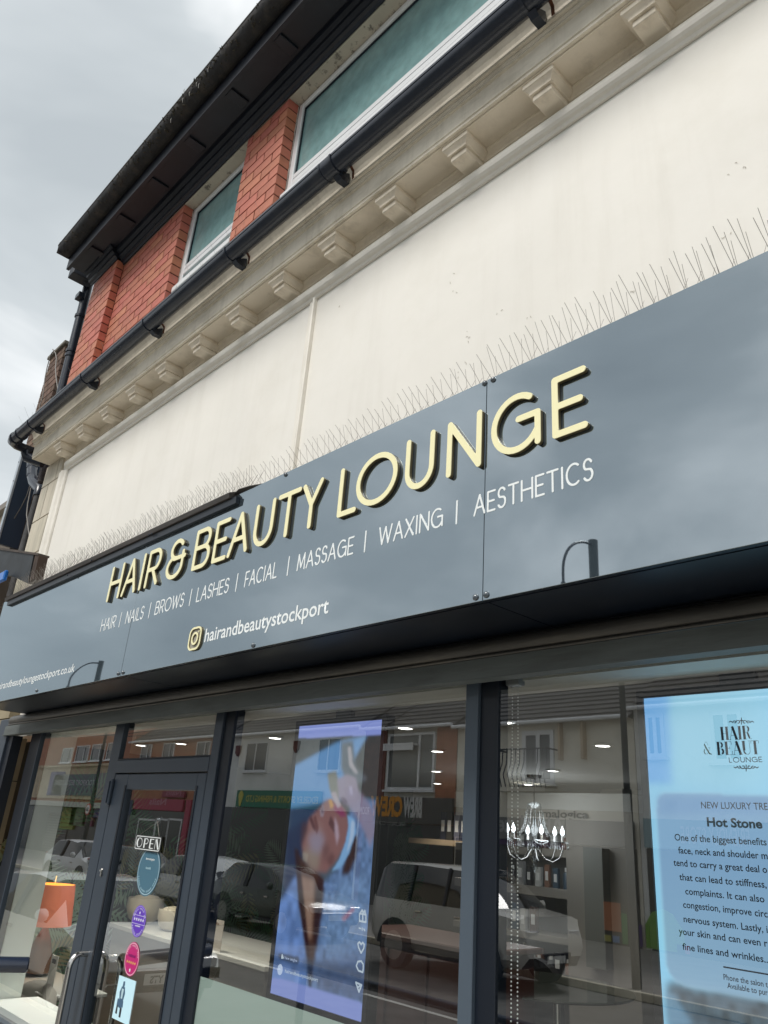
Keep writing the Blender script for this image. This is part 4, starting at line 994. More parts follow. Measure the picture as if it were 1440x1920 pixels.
# direct handrail at the lower left
hr = thing('navy_handrail', 'navy blue tubular handrail end at the lower left in front of the window', 'handrail', (-6, 1.86, -.8))
e0 = at(51, 1809, 1.72); e1 = atz(-260, 1806, e0[2]); MB().tube([e0, e1], .034, 20).build('rail_tube', m_navyrail, hr, smooth=50)
ed_ = (e0-e1)/np.linalg.norm(e0-e1); MB().tube([e0, e0+ed_*.006, e0+ed_*.008], [.034, .028, .002], 20).build('end_cap', m_navyrail, hr, smooth=40)
pm_ = e0*.3+e1*.7; MB().tube([(pm_[0], pm_[1], e0[2]-.03), (pm_[0], pm_[1], -H)], .022, 12).build('post', m_navyrail, hr, smooth=50)

# ================================================================== INTERIOR
CZ = .55
XLW = -6.75
m_wall_in = mat('interior_grey_paint', (.42, .42, .38), .7, var=.04, vscale=2)
m_wall_bg = mat('interior_taupe_paint', (.20, .175, .145), .7, var=.05, vscale=2)
m_ceil = mat('interior_ceiling', (.26, .26, .25), .8)
m_floor_in = mat('interior_floor', (.10, .075, .06), .35, var=.25, vscale=1.5)
MB().box(XLW, XR+1, 2.02, 8.0, -H-.02, -H+.012).build('interior_floor', m_floor_in, shop)
MB().box(XLW, XR+1, 2.06, 8.0, CZ, CZ+.05).build('interior_ceiling', m_ceil, shop)
MB().box(XLW-.06, XLW, 2.05, 8.0, -H, CZ).build('interior_side_wall', mat('wallpaper_ground', (.055, .06, .05), .8), shop)
xb = at(770, 1580, 6.6)[0]
MB().box(XLW, xb, 6.6, 6.7, -H, CZ).build('interior_back_wall', mat('wallpaper_ground2', (.055, .06, .05), .8), shop)
MB().box(xb, XR+1, 6.6, 6.7, -H, CZ).build('interior_back_wall', m_wall_bg, shop)
MB().box(XR+.9, XR+1, 2.05, 6.6, -H, CZ).build('interior_side_wall', m_wall_in, shop)
MB().box(-5.60, -5.43, 2.10, 2.20, -H, CZ).box(-5.44, -5.425, 2.021, 2.16, -H, .62).build('window_reveal', mat('reveal_paint', (.80, .84, .79), .6), shop)
# printed palm leaves of the wallpaper
greens = [mat('leaf_print_%s' % n_, c_, .8) for n_, c_ in (('dark', (.035, .11, .05)), ('mid', (.09, .21, .11)), ('grey', (.20, .30, .21)), ('olive', (.19, .20, .09)))]
def frond(b, o, ux, uz, ln, ang, curve, nleaf):
    """flat printed palm frond on a wall plane; ux, uz are the plane's axes"""
    def P3(a, c): return o+ux*a+uz*c
    pts = []; x, z, th = 0., 0., ang
    for i in range(nleaf+1):
        pts.append((x, z, th)); x += ln/nleaf*cos(th); z += ln/nleaf*sin(th); th += curve/nleaf
    for i, (x, z, th) in enumerate(pts):
        t = i/nleaf; L_ = ln*.42*sin(pi*(.12+.85*t))**.8; w = ln*.024
        for s in (-1, 1):
            a = th+s*(1.05-.55*t); tx, tz = x+L_*cos(a), z+L_*sin(a); nx_, nz_ = -sin(a)*w, cos(a)*w
            mx_, mz_ = x+.45*L_*cos(a), z+.45*L_*sin(a)
            b.add([P3(x, z), P3(mx_+nx_, mz_+nz_), P3(tx, tz), P3(mx_-nx_, mz_-nz_)], [(0, 1, 2, 3)])
lw = MB(); lb = MB()
layer = 0
for rep in range(3):
    for i in range(85 if rep else 70):
        lw.cur = lb.cur = [0, 1, 2][rep] if random.random() < .8 else 3
        a0_ = random.uniform(0, 2*pi)
        o = np.array([XLW+.002+.0006*(rep*30+i*.3), random.uniform(2.1, 6.5), random.uniform(-2.0, .1 if rep < 2 else -.2)])
        frond(lw, o, np.array([0, 1., 0]), np.array([0, 0, 1.]), random.uniform(.3, .55), a0_, random.uniform(-1, 1), 13)
for rep in range(3):
    for i in range(40):
        lb.cur = [0, 1, 2][rep]
        o = np.array([random.uniform(XLW+.2, xb-.25), 6.598-.0006*(rep*30+i*.5), random.uniform(-2.0, .0)])
        frond(lb, o, np.array([1., 0, 0]), np.array([0, 0, 1.]), random.uniform(.3, .5), random.uniform(0, 2*pi), random.uniform(-1, 1), 12)
lw.build('wallpaper_leaf', greens, shop, kind='stuff'); lb.build('wallpaper_leaf', greens, shop, kind='stuff')
# downlights
def spot(o, xyz, e, size=1.9):
    ld = bpy.data.lights.new('downlight_lamp', 'SPOT'); ld.energy = e; ld.spot_size = size; ld.spot_blend = .8; ld.shadow_soft_size = .04; ld.color = (1, .93, .82)
    lo = bpy.data.objects.new('downlight_lamp', ld); COL.objects.link(lo); lo.parent = o; lo.location = (0, 0, -.012)
m_led = emis('downlight_led', (1.0, .95, .88), 4.5)
DLN = [((516, 1382), 'downlight above the left screen'), ((760, 1363), 'downlight right of the left screen near the window'), ((820, 1407), 'second downlight back along the ceiling right of the left screen'), ((818, 1445), 'third downlight back along the ceiling'), ((820, 1468), 'farthest downlight in the ceiling line beside the mullion'),
       ((945, 1352), 'downlight just right of the bead chain'), ((1130, 1396), 'downlight left of the blue screen'), ((1037, 1444), 'downlight above the chandelier to its right'), ((990, 1470), 'farthest downlight above the shelves'), ((264, 1396), 'left downlight behind the door fanlight'), ((340, 1393), 'right downlight behind the door fanlight')]
for (px, py), lab in DLN:
    p = atz(px, py, CZ-.004)
    if p[0] < XLW+.1: p[0] = XLW+.35
    t = thing('downlight', 'small round recessed '+lab, 'downlight', (p[0], p[1], CZ-.004), group='recessed ceiling downlights')
    MB().lathe([(.052, 0), (.052, -.006), (.040, -.009), (.038, -.004)], (0, 0, 0), 20).build('trim_ring', m_upvc, t, local=True, smooth=30)
    MB().lathe([(.036, -.002), (.001, -.004)], (0, 0, -.006), 18).build('diffuser', m_led, t, local=True)
    spot(t, p, 75 if p[0] < -3.9 and p[1] < 3.2 else 26)

# screens
def screen_case(t, x0, x1, z0, z1, y):
    b = .022
    MB().box(x0-b, x1+b, y+.001, y+.05, z0-b, z1+b, .004).build('casing', mat('screen_casing', (.012, .010, .010), .35), t)
    fb = MB(); fb.box(x0-b, x0-.001, y-.006, y, z0-b, z1+b); fb.box(x1+.001, x1+b, y-.006, y, z0-b, z1+b); fb.box(x0-.0009, x1+.0009, y-.006, y, z1+.001, z1+b); fb.box(x0-.0009, x1+.0009, y-.006, y, z0-b, z0-.001)
    fb.build('bezel', mat('bezel', (.02, .017, .017), .3), t)
    MB().box((x0+x1)/2-.05, (x0+x1)/2+.05, y+.02, y+.045, z1+b, CZ).build('hanging_bracket', mat('dark_bracket', (.03, .03, .03), .5), t)
SCY = 2.16
def color_grid(name, img, x0, x1, z0, z1, y, strength, t):
    h, w, _ = img.shape
    xs = np.linspace(x0, x1, w+1); zs = np.linspace(z1, z0, h+1)
    vs = [(x_, y, z_) for z_ in zs for x_ in xs]
    fs = [(j*(w+1)+i, (j+1)*(w+1)+i, (j+1)*(w+1)+i+1, j*(w+1)+i+1) for j in range(h) for i in range(w)]
    b = MB(); b.v = vs; b.f = fs; b.mi = [0]*len(fs)
    m = bpy.data.materials.new(name); m.use_nodes = True; tt = m.node_tree; tt.nodes.clear()
    at_ = tt.nodes.new('ShaderNodeAttribute'); at_.attribute_name = 'picture'
    e = tt.nodes.new('ShaderNodeEmission'); e.inputs[1].default_value = strength; oo = tt.nodes.new('ShaderNodeOutputMaterial')
    tt.links.new(at_.outputs[0], e.inputs[0]); tt.links.new(e.outputs[0], oo.inputs[0])
    off = np.array([(x0+x1)/2, y, z0]); me = bpy.data.meshes.new(name); me.from_pydata([tuple(np.array(p)-off) for p in vs], [], fs); me.materials.append(m)
    ca = me.color_attributes.new('picture', 'FLOAT_COLOR', 'POINT')
    pad = np.pad(img, ((0, 1), (0, 1), (0, 0)), mode='edge'); pad2 = pad.copy()
    pad2[1:, 1:] = (pad[1:, 1:]+pad[:-1, 1:]+pad[1:, :-1]+pad[:-1, :-1])/4
    cc_ = np.concatenate([pad2.reshape(-1, 3), np.ones(((h+1)*(w+1), 1))], 1).astype('f')
    ca.data.foreach_set('color', cc_.ravel())
    o = bpy.data.objects.new('picture', me); COL.objects.link(o); place(o, off, t); return o
def lin(c): return np.array(srgb(*c))
def inpoly(U_, V_, poly):
    ins = np.zeros(U_.shape, bool); n = len(poly)
    for i in range(n):
        x1_, y1_ = poly[i]; x2_, y2_ = poly[(i+1) % n]
        if y1_ == y2_: continue
        c = ((y1_ > V_) != (y2_ > V_)) & (U_ < (x2_-x1_)*(V_-y1_)/(y2_-y1_)+x1_); ins ^= c
    return ins
def blur(a, n):
    for _ in range(n):
        p = np.pad(a, ((1, 1), (1, 1)), mode='edge'); a = (p[1:-1, 1:-1]*2+p[:-2, 1:-1]+p[2:, 1:-1]+p[1:-1, :-2]+p[1:-1, 2:])/6
    return a
def vnoise(h, w, cell, seed):
    r = np.random.default_rng(seed).random((h//cell+3, w//cell+3)); y = np.arange(h)/cell; x = np.arange(w)/cell
    yi, xi = y.astype(int), x.astype(int); fy = (y-yi)[:, None]; fx = (x-xi)[None]; fy = fy*fy*(3-2*fy); fx = fx*fx*(3-2*fx)
    a = r[yi][:, xi]; b_ = r[yi][:, xi+1]; c = r[yi+1][:, xi]; d = r[yi+1][:, xi+1]
    return (a*(1-fx)+b_*fx)*(1-fy)+(c*(1-fx)+d*fx)*fy
# --- left screen: a beauty treatment clip
s1 = thing('display_screen', 'portrait display screen showing a reclining woman having a brow treatment', 'screen', (-2.6, SCY, -.6))
X0_, X1_ = -1.331*SCY, -1.0775*SCY; Z0_, Z1_ = -.2735*SCY, .206*SCY
screen_case(s1, X0_, X1_, Z0_, Z1_, SCY)
HH, WW = 300, 150
vv, uu = np.meshgrid((np.arange(HH)+.5)/HH, (np.arange(WW)+.5)/WW, indexing='ij')
def uv(px, py):
    p = at(px, py, SCY); return ((p[0]-X0_)/(X1_-X0_), (Z1_-p[2])/(Z1_-Z0_))
img = np.zeros((HH, WW, 3)); img[:] = lin((72, 84, 98))
def paint(poly, col, soft=2, amt=1.0, noise=0.0, cell=6):
    m_ = blur(inpoly(uu, vv, [uv(*p) for p in poly]).astype(float), int(soft*soft*1.2)+2)*amt
    c = lin(col)[None, None]*np.ones((HH, WW, 1))
    if noise: c = c*(1+noise*(vnoise(HH, WW, cell, int(poly[0][0]))[..., None]-.5)*2)
    global img
    img = img*(1-m_[..., None])+c*m_[..., None]
paint([(550,1385),(720,1375),(720,1520),(550,1540)], (58, 64, 66), 4)
paint([(545,1440),(632,1392),(690,1378),(655,1440),(640,1500),(600,1510),(545,1520)], (98, 142, 190), 3)
paint([(545,1515),(620,1505),(640,1560),(600,1620),(570,1700),(540,1640)], (38, 58, 88), 5)
paint([(540,1560),(580,1530),(585,1600),(560,1700),(530,1690)], (34, 46, 76), 5)
paint([(640,1392),(662,1388),(668,1440),(690,1460),(655,1480),(640,1440)], (88, 98, 108), 3)
paint([(652,1400),(658,1400),(662,1432),(672,1448),(668,1452),(655,1436)], (178, 170, 176), 1, .7)
# blue towelling
paint([(660,1500),(705,1500),(695,1700),(690,1920),(500,1880),(515,1790),(530,1700),(560,1640),(600,1660),(640,1620)], (92, 118, 160), 3, 1, .35, 5)
paint([(527,1690),(556,1640),(565,1730),(578,1850),(505,1850),(515,1760)], (100, 130, 188), 4, 1, .3, 9)
paint([(640,1650),(690,1640),(688,1760),(620,1800),(605,1750)], (112, 140, 178), 8, .55, .3, 4)
paint([(590,1800),(690,1800),(690,1880),(595,1860)], (78, 88, 118), 8, .7, .3, 5)
# chest and neck
paint([(556,1600),(600,1640),(608,1650),(604,1710),(596,1760),(584,1840),(576,1800),(568,1740),(560,1690)], (62, 38, 34), 3)
paint([(562,1640),(590,1650),(588,1700),(585,1760),(576,1760),(568,1700)], (148, 118, 104), 4, .8)
paint([(598,1640),(606,1650),(602,1712),(592,1790),(588,1750)], (48, 34, 40), 3, .9)
paint([(577,1800),(586,1800),(584,1872),(579,1868)], (22, 26, 42), 2, .9)
paint([(552,1590),(560,1592),(572,1700),(582,1800),(578,1802),(562,1700)], (40, 18, 28), 2, .9)
# hair
paint([(655,1560),(672,1570),(668,1610),(655,1640),(640,1640),(650,1600)], (52, 32, 34), 3)
# face
paint([(572,1560),(580,1535),(596,1518),(612,1500),(630,1500),(648,1518),(655,1545),(650,1580),(632,1612),(612,1636),(590,1634),(572,1610),(566,1585)], (126, 88, 88), 3)
paint([(575,1560),(592,1535),(606,1545),(604,1590),(590,1622),(574,1606)], (140, 108, 106), 7, .8)
paint([(570,1592),(600,1590),(598,1632),(580,1630)], (134, 122, 112), 6, .8)
paint([(578,1566),(600,1558),(610,1574),(600,1600),(584,1596)], (136, 130, 152), 6, .75)
paint([(624,1508),(640,1512),(650,1530),(640,1532),(628,1520)], (124, 44, 88), 2, .9)
paint([(580,1535),(584,1530),(592,1548),(592,1560),(586,1552)], (70, 34, 44), 1, .8)
paint([(588,1532),(593,1530),(598,1552),(594,1566)], (84, 40, 44), 1, .7)
paint([(616,1545),(620,1530),(628,1545),(632,1570),(626,1560)], (74, 44, 50), 1, .8)
paint([(628,1530),(634,1548),(636,1568),(632,1585),(628,1560)], (178, 158, 176), 2, .7)
paint([(612,1612),(622,1598),(630,1606),(620,1626)], (88, 56, 58), 3, .7)
paint([(566,1545),(574,1540),(578,1556),(570,1575),(564,1590)], (70, 46, 54), 4, .8)
paint([(606,1586),(616,1580),(618,1600),(606,1618)], (92, 64, 66), 5, .7)
paint([(568,1598),(578,1600),(576,1618),(568,1612)], (158, 152, 140), 1, .5)
paint([(600,1518),(606,1508),(609,1520),(606,1532),(601,1530)], (150, 140, 156), 1, .7); paint([(603,1518),(606,1512),(607,1522),(604,1528)], (60, 40, 56), 1, .7)
# headband
paint([(652,1528),(664,1535),(668,1560),(655,1600),(640,1626),(622,1634),(636,1612),(648,1580),(654,1550)], (120, 162, 206), 1)
paint([(660,1535),(666,1545),(662,1575),(650,1600),(656,1570)], (176, 190, 214), 1, .7)
# hands and forearms
paint([(614,1450),(630,1445),(640,1478),(636,1500),(628,1502),(618,1480)], (118, 118, 108), 2, .95)
paint([(632,1462),(650,1452),(668,1458),(672,1480),(668,1505),(650,1510),(636,1496)], (142, 132, 150), 2, .95)
paint([(648,1478),(670,1480),(690,1502),(702,1525),(704,1560),(694,1590),(684,1560),(668,1530),(650,1505)], (134, 124, 148), 3, .9)
paint([(620,1486),(630,1484),(640,1510),(634,1516),(626,1500)], (170, 158, 168), 1, .8)
paint([(616,1500),(622,1498),(626,1512),(620,1516)], (190, 140, 60), 1, .8)
paint([(636,1497),(646,1494),(654,1506),(646,1512)], (80, 66, 90), 1, .7); paint([(655,1475),(660,1474),(662,1490),(657,1490)], (176, 170, 200), 1, .6)
# lanyard; guard rail's reflection painted in as a dark band
paint([(640,1722),(662,1700),(666,1706),(646,1728)], (168, 96, 110), 1, .6)
paint([(510,1790),(560,1797),(640,1812),(690,1826),(690,1852),(640,1838),(560,1822),(508,1812)], (38, 58, 88), 4, .55)
# blank bands of the clip
paint([(540,1340),(730,1330),(730,1377),(540,1385.5)], (134, 148, 214), 0)
paint([(490,1832),(530,1835),(690,1884),(700,1930),(480,1930)], (132, 146, 208), 0)
paint([(522,1788),(527,1787),(560,1794),(562,1800),(559,1808),(526,1800),(522,1795)], (52, 66, 92), 1, .9)
color_grid('picture', img, X0_, X1_, Z0_, Z1_, SCY-.001, .62, s1)
m_icon = emis('icon_light', (.62, .72, .85), .5)
def icon(strokes, t=s1, m=None, hw=.0030, y=SCY-.0025, nm='icon'):
    st = []; o = None
    for s_ in strokes:
        pts = [at(px, py, y) for px, py in s_]; st.append((hw, [(p[0], p[2]) for p in pts]))
    o = (st[0][1][0][0], y, st[0][1][0][1]); st = [(h_, [(a-o[0], b-o[2]) for a, b in p_]) for h_, p_ in st]
    mesh_obj(nm, sdf_mesh(nm, st, .0011, .0004), m or m_icon, o, t)
icon([[(674,1713),(674,1727),(686,1729),(686,1715),(674,1713)],[(680,1713),(680,1728)],[(676,1711),(679,1706),(681,1712),(684,1707),(685,1713)]])
icon([[(677,1787),(672,1776),(671,1769),(674,1766),(677,1771),(680,1767),(683,1771),(682,1778),(677,1787)]])
icon([[(680,1823),(672,1820),(668,1811),(671,1803),(677,1802),(681,1808),(681,1816),(680,1823)]])
icon([[(667,1842),(678,1847),(673,1860),(667,1842)],[(671,1851),(678,1847)]])
icon([[(673,1740),(676,1741)],[(679,1740),(679,1744)],[(682,1742),(684,1745)]], hw=.0022)
icon([[(528,1796),(529,1790),(531,1796),(528,1796)]], hw=.003)
pp = at(525, 1818, SCY-.0025); disc(pp[0], pp[2], .017, .019, SCY-.0028).build('avatar', emis('avatar_grey', (.30, .36, .50), 1.0), s1)
text_on('View insights', (533, 1798), (557, 1804), SCY-.0025, 6, emis('dim_text', (.30, .36, .52), 1), s1)
text_on('hairandbeautystockport', (534, 1824), (596, 1840), SCY-.0025, 7, m_icon, s1, bold=.01)
# --- right screen: treatment advert
s2 = thing('display_screen', 'portrait display screen with a pale blue spa treatment advert', 'screen', (-.9, SCY, -.6))
X0b, X1b = -.5475*SCY, -.294*SCY
screen_case(s2, X0b, X1b, Z0_, Z1_, SCY)
HH, WW = 240, 120
vv, uu = np.meshgrid((np.arange(HH)+.5)/HH, (np.arange(WW)+.5)/WW, indexing='ij')
def uv(px, py):
    p = at(px, py, SCY); return ((p[0]-X0b)/(X1b-X0b), (Z1_-p[2])/(Z1_-Z0_))
img = np.zeros((HH, WW, 3)); nz = vnoise(HH, WW, 40, 3)[..., None]
img[:] = lin((150, 208, 240)); img = img*(.85+.3*nz)
paint([(1205,1308),(1255,1306),(1262,1470),(1215,1470)], (112, 172, 234), 3, .8)
paint([(1256,1306),(1440,1290),(1440,1488),(1262,1474)], (168, 220, 242), 8, .55)
paint([(1250,1850),(1262,1838),(1300,1850),(1440,1870),(1500,1880),(1500,1990),(1262,1990)], (74, 92, 106), 3, 1, .5, 4)
paint([(1252,1856),(1270,1872),(1300,1920),(1255,1940)], (120, 160, 190), 2, .8)
rp_ = [(1232,1505),(1236,1493),(1246,1487),(1300,1488),(1440,1493),(1520,1495),(1530,1510),(1530,1880),(1440,1878),(1300,1852),(1268,1840),(1256,1826),(1250,1805)]
m_ = blur(inpoly(uu, vv, [uv(*p) for p in rp_]).astype(float), 1)
grad = np.clip((vv-.42)*1.9, 0, 1)[..., None]
edge_ = blur(inpoly(uu, vv, [uv(*p) for p in rp_]).astype(float), 2)*blur(1-inpoly(uu, vv, [uv(*p) for p in rp_]).astype(float), 2)*4
img = img*(1-.35*edge_[..., None])+lin((190, 225, 245))*.35*edge_[..., None]
pc = lin((134, 172, 208))*(1-grad)+lin((158, 192, 214))*grad
img = img*(1-m_[..., None])+pc*m_[..., None]
paint([(1232,1492),(1440,1496),(1440,1524),(1234,1528)], (118, 158, 202), 3, .75)
color_grid('picture', img, X0b, X1b, Z0_, Z1_, SCY-.001, .62, s2)
m_ink = mat('navy_screen_ink', (.010, .022, .045), .6)
TY = SCY-.0028
for txt, a, b, c, bo in [('NEW LUXURY TRE', (1315,1515), (1440,1519), 13, .008), ('Hot Stone', (1326,1549), (1430,1553), 17, .035),
    ('One of the biggest benefits', (1265,1574), (1438,1587), 13, .014), ('face, neck and shoulder m', (1272,1599), (1440,1612), 13, .014), ('tend to carry a great deal o', (1263,1622), (1439,1638), 13, .014),
    ('that can lead to stiffness,', (1274,1648), (1438,1667), 13, .014), ('complaints. It can also', (1285,1675), (1434,1694), 13, .014), ('congestion, improve circ', (1281,1701), (1440,1721), 13, .014),
    ('nervous system. Lastly, i', (1282,1728), (1440,1750), 13, .014), ('your skin and can even r', (1273,1751), (1440,1776), 13, .014), ('fine lines and wrinkles..', (1280,1780), (1440,1806), 13, .014),
    ('Phone the salon t', (1357,1837), (1440,1851), 11, .012), ('Available to pur', (1364,1853), (1440,1866), 11, .012)]:
    text_on(txt, a, b, TY, c, m_ink, s2, bold=bo)
icon([[(1357,1813),(1445,1828)]], s2, m_ink, .0017, TY, 'rule_line')
# bold logo letters with thick and thin strokes
def didone(ch):
    T, t, s = .128, .018, .016
    ser = lambda x, z, w=.17: (s, [(x-w, z), (x+w, z)])
    if ch == 'H': return .92, [(T, [(.22, 0), (.22, 1)], 'f'), (T, [(.70, 0), (.70, 1)], 'f'), (t, [(.22, .5), (.70, .5)]), ser(.22, .01), ser(.22, .99), ser(.70, .01), ser(.70, .99)]
    if ch == 'A': return .95, [(t, [(.12, .0), (.42, .98)]), (T, [(.42, 1), (.76, 0)], 'f'), (t, [(.22, .32), (.62, .32)]), ser(.12, .01, .12), ser(.76, .01, .17)]
    if ch == 'I': return .46, [(T, [(.22, 0), (.22, 1)], 'f'), ser(.22, .01), ser(.22, .99)]
    if ch == 'R': return .98, [(T, [(.22, 0), (.22, 1)], 'f'), ser(.22, .01), (t, [(.1, .985), (.5, .985)]), (.085, arc(.55, .76, .13, .15, 60, -60, 8)), (t, [(.5, .985)]+arc(.52, .755, .19, .23, 90, -90, 10)+[(.3, .52)]), (.09, [(.55, .45), (.68, .12)]), (t, [(.68, .05), (.85, .02), (.9, .06)])]
    if ch == 'B': return .86, [(T, [(.22, 0), (.22, 1)], 'f'), (t, [(.06, .985), (.5, .985)]), (t, [(.06, .015), (.5, .015)]), (t, [(.3, .52), (.5, .52)]), (.085, arc(.50, .76, .12, .15, 70, -70, 8)), (.095, arc(.54, .27, .13, .16, 70, -70, 8))]
    if ch == 'E': return .84, [(T, [(.22, 0), (.22, 1)], 'f'), (t, [(.06, .985), (.70, .985), (.72, .75)]), (t, [(.06, .015), (.72, .015), (.76, .28)]), (t, [(.3, .5), (.52, .5)]), (s, [(.53, .38), (.53, .62)])]
    if ch == 'U': return .92, [(T, [(.22, .3), (.22, 1)], 'f'), ser(.22, .99), ser(.78, .99, .12), (.07, arc(.36, .26, .16, .19, 180, 260, 8)), (t, [(.36, .02)]+arc(.52, .28, .26, .265, 270, 360, 8)+[(.78, 1)])]
    if ch == 'T': return .84, [(T, [(.42, 0), (.42, 1)], 'f'), ser(.42, .01), (t, [(.06, .78), (.09, .985), (.76, .985), (.79, .78)])]
    if ch == '&': return 1.0, [(.085, [(.22, .78), (.36, .52), (.72, .06)]), (t, arc(.40, .80, .16, .18, 200, -20, 12)), (.06, arc(.24, .24, .12, .17, 120, 260, 8)), (t, [(.24, .03), (.45, .04), (.66, .28), (.74, .52)]), (s, [(.62, .54), (.86, .54)]), (.07, [(.80, .05), (.90, .03)])]
def logo(txt, pl, cap_px, adv, m, sqx=1.0):
    p = at(*pl, TY); c = at(pl[0], pl[1]-cap_px, TY); cap = c[2]-p[2]; x = p[0]
    for ch in txt:
        w, st = didone(ch); k = cap*adv
        me = sdf_mesh('lettering', [(s_[0]*k*.92, [(q[0]*k, q[1]*cap) for q in s_[1]])+tuple(s_[2:]) for s_ in st], cap*.021, .0004)
        mesh_obj('lettering', me, m, (x, TY, p[2]), s2); x += w*k*.93
logo('HAIR', (1351, 1388), 25, .78, m_ink); logo('BEAUT', (1344, 1416), 25, .80, m_ink); logo('&', (1319, 1415), 24, .72, mat('sage_ink', (.12, .36, .34), .6))
p = at(1367, 1430, TY); q = at(1430, 1431, TY); cp = at(1367, 1420, TY)[2]-p[2]
ws = word_strokes('LOUNGE', 0, q[0]-p[0], 0, cp, .0009); mesh_obj('lettering', sdf_mesh('lettering', ws, .0006, .0004), m_ink, (p[0], TY, p[2]), s2)
def scroll(cx, cy, s, flip=1):
    st = []
    for d in (-1, 1):
        for k_, (ox, rr_) in enumerate(((6, 4.2), (12.5, 3.2))): st.append([(cx+d*(ox+rr_*cos(a)*(1-i_*.05)), cy+flip*(rr_*sin(a)*(1-i_*.05))*.9) for i_, a in enumerate(np.linspace(0, 5.2, 12))])
        st.append([(cx+d*16, cy-flip*1), (cx+d*20, cy+flip*2), (cx+d*23, cy)])
    st += [[(cx, cy-4*flip), (cx, cy+8*flip)], [(cx-2.5, cy+3*flip), (cx+2.5, cy+3*flip)]]
    icon(st, s2, m_ink, .0011, TY, 'ornament')
scroll(1390, 1354, 1, -1); scroll(1399, 1438, 1, 1)

# chandelier
ccx, ccy = at(1002, 1560, 5.2)[0], 5.2
cz0 = at(1002, 1576, 5.2)[2]
chd = thing('chandelier', 'lit glass chandelier with candle bulbs hanging from the salon ceiling', 'chandelier', (ccx, ccy, cz0-.25))
m_chrome = mat('chrome', (.30, .30, .30), .22, metal=1)
MB().lathe([(.06, CZ), (.055, CZ-.02), (.012, CZ-.035)], (ccx, ccy, 0), 18).tube([(ccx, ccy, CZ-.03), (ccx, ccy, cz0+.10)], .004, 6).build('ceiling_rose', m_chrome, chd, smooth=40)
for a_ in np.linspace(0, 2*pi, 13)[:-1]:
    st0 = np.array([ccx+.05*cos(a_), ccy+.05*sin(a_), cz0+.255]); st1 = np.array([ccx+.12*cos(a_), ccy+.12*sin(a_), cz0+.03])
    MB().tube([st0, (st0+st1)/2+np.array([0, 0, -.04]), st1], .003, 5).build('crystal_strand', m_crystal, chd)
MB().lathe([(.004, .30), (.05, .285), (.055, .275), (.015, .25), (.012, .14), (.03, .10), (.016, .04), (.045, -.02), (.05, -.07), (.02, -.13), (.025, -.17), (.004, -.2)], (ccx, ccy, cz0-.02), 14).build('glass_column', m_crystal, chd, smooth=50)
m_bulb = emis('candle_bulb', (.86, .93, 1.0), 3)
for i in range(6):
    a = i*pi/3+.35; rr2 = .215; d = np.array([cos(a), sin(a), 0]); o = np.array([ccx, ccy, cz0])
    pts = [o+d*r_+np.array([0, 0, z_]) for r_, z_ in ((.03, -.06), (.08, -.12), (.14, -.14), (.19, -.11), (rr2, -.05), (rr2, -.02))]
    arm = MB().tube(pts, .0038, 6).build('arm', m_chrome, chd, smooth=60)
    e = o+d*rr2
    MB().lathe([(.006, -.025), (.045, -.012), (.052, .002), (.044, .004), (.012, -.004)], e, 14).build('drip_dish', m_crystal, arm, smooth=50)
    MB().lathe([(.010, 0), (.010, .045)], e, 8).build('candle', m_upvc, arm)
    MB().lathe([(.006, .045), (.016, .062), (.015, .08), (.006, .10), (.001, .115)], e, 10).build('bulb', m_bulb, arm, smooth=60)
    dr = MB()
    for j in range(7):
        b_ = e+np.array([.045*cos(j*.9), .045*sin(j*.9), -.02]); dr.lathe([(.001, 0), (.007, -.014), (.005, -.024), (.0005, -.032)], b_, 5)
    dr.build('crystal_drop', m_crystal, arm)
pl_ = bpy.data.lights.new('chandelier_lamp', 'POINT'); pl_.energy = 5; pl_.shadow_soft_size = .2; pl_.color = (.95, .97, 1)
po = bpy.data.objects.new('chandelier_lamp', pl_); COL.objects.link(po); po.parent = chd; po.location = (0, 0, .25+.08)

# shelf unit with bottles
su = thing('shelf_unit', 'pale built-in shelf unit with salon products behind the chandelier', 'shelves', (-4.1, 5.9, -H))
sx0, sx1 = -4.78, -3.88; SYF = 5.72
kk = SYF/5.5
m_shelf = mat('pale_shelf', (.27, .25, .22), .6)
MB().box(sx0-.02, sx1+.10, SYF+.30, SYF+.34, -H, .45).build('back_panel', mat('shelf_back', (.22, .225, .22), .7), su)
MB().box(sx1, sx1+.6, SYF-.02, SYF+.34, -H, .33).build('side_panel', m_shelf, su)
SHZ = [.03, -.26, -.60, -.87]
for z_, th_ in zip(SHZ, (.06, .07, .05, .05)): MB().box(sx0-.3, sx1-.001, SYF, SYF+.299, z_-th_, z_, .003).build('shelf', m_shelf, su)
MB().box(sx0-.3, sx1+.6, SYF-.03, SYF+.3, .33, .46).build('pelmet', mat('pelmet_white', (.36, .36, .34), .6), su)
me = text_mesh('lettering', 'dermalogica', 0, .62, 0, .06, bold=.02); mesh_obj('lettering', me, mat('black_vinyl', (.012, .012, .015), .5), (at(983, 1506, SYF-.04)[0], SYF-.034, .27), su)
MB().box(at(983, 1506, SYF-.03)[0]-.3, sx1, SYF-.028, SYF-.005, .15, .328).build('header_panel', m_shelf, su)
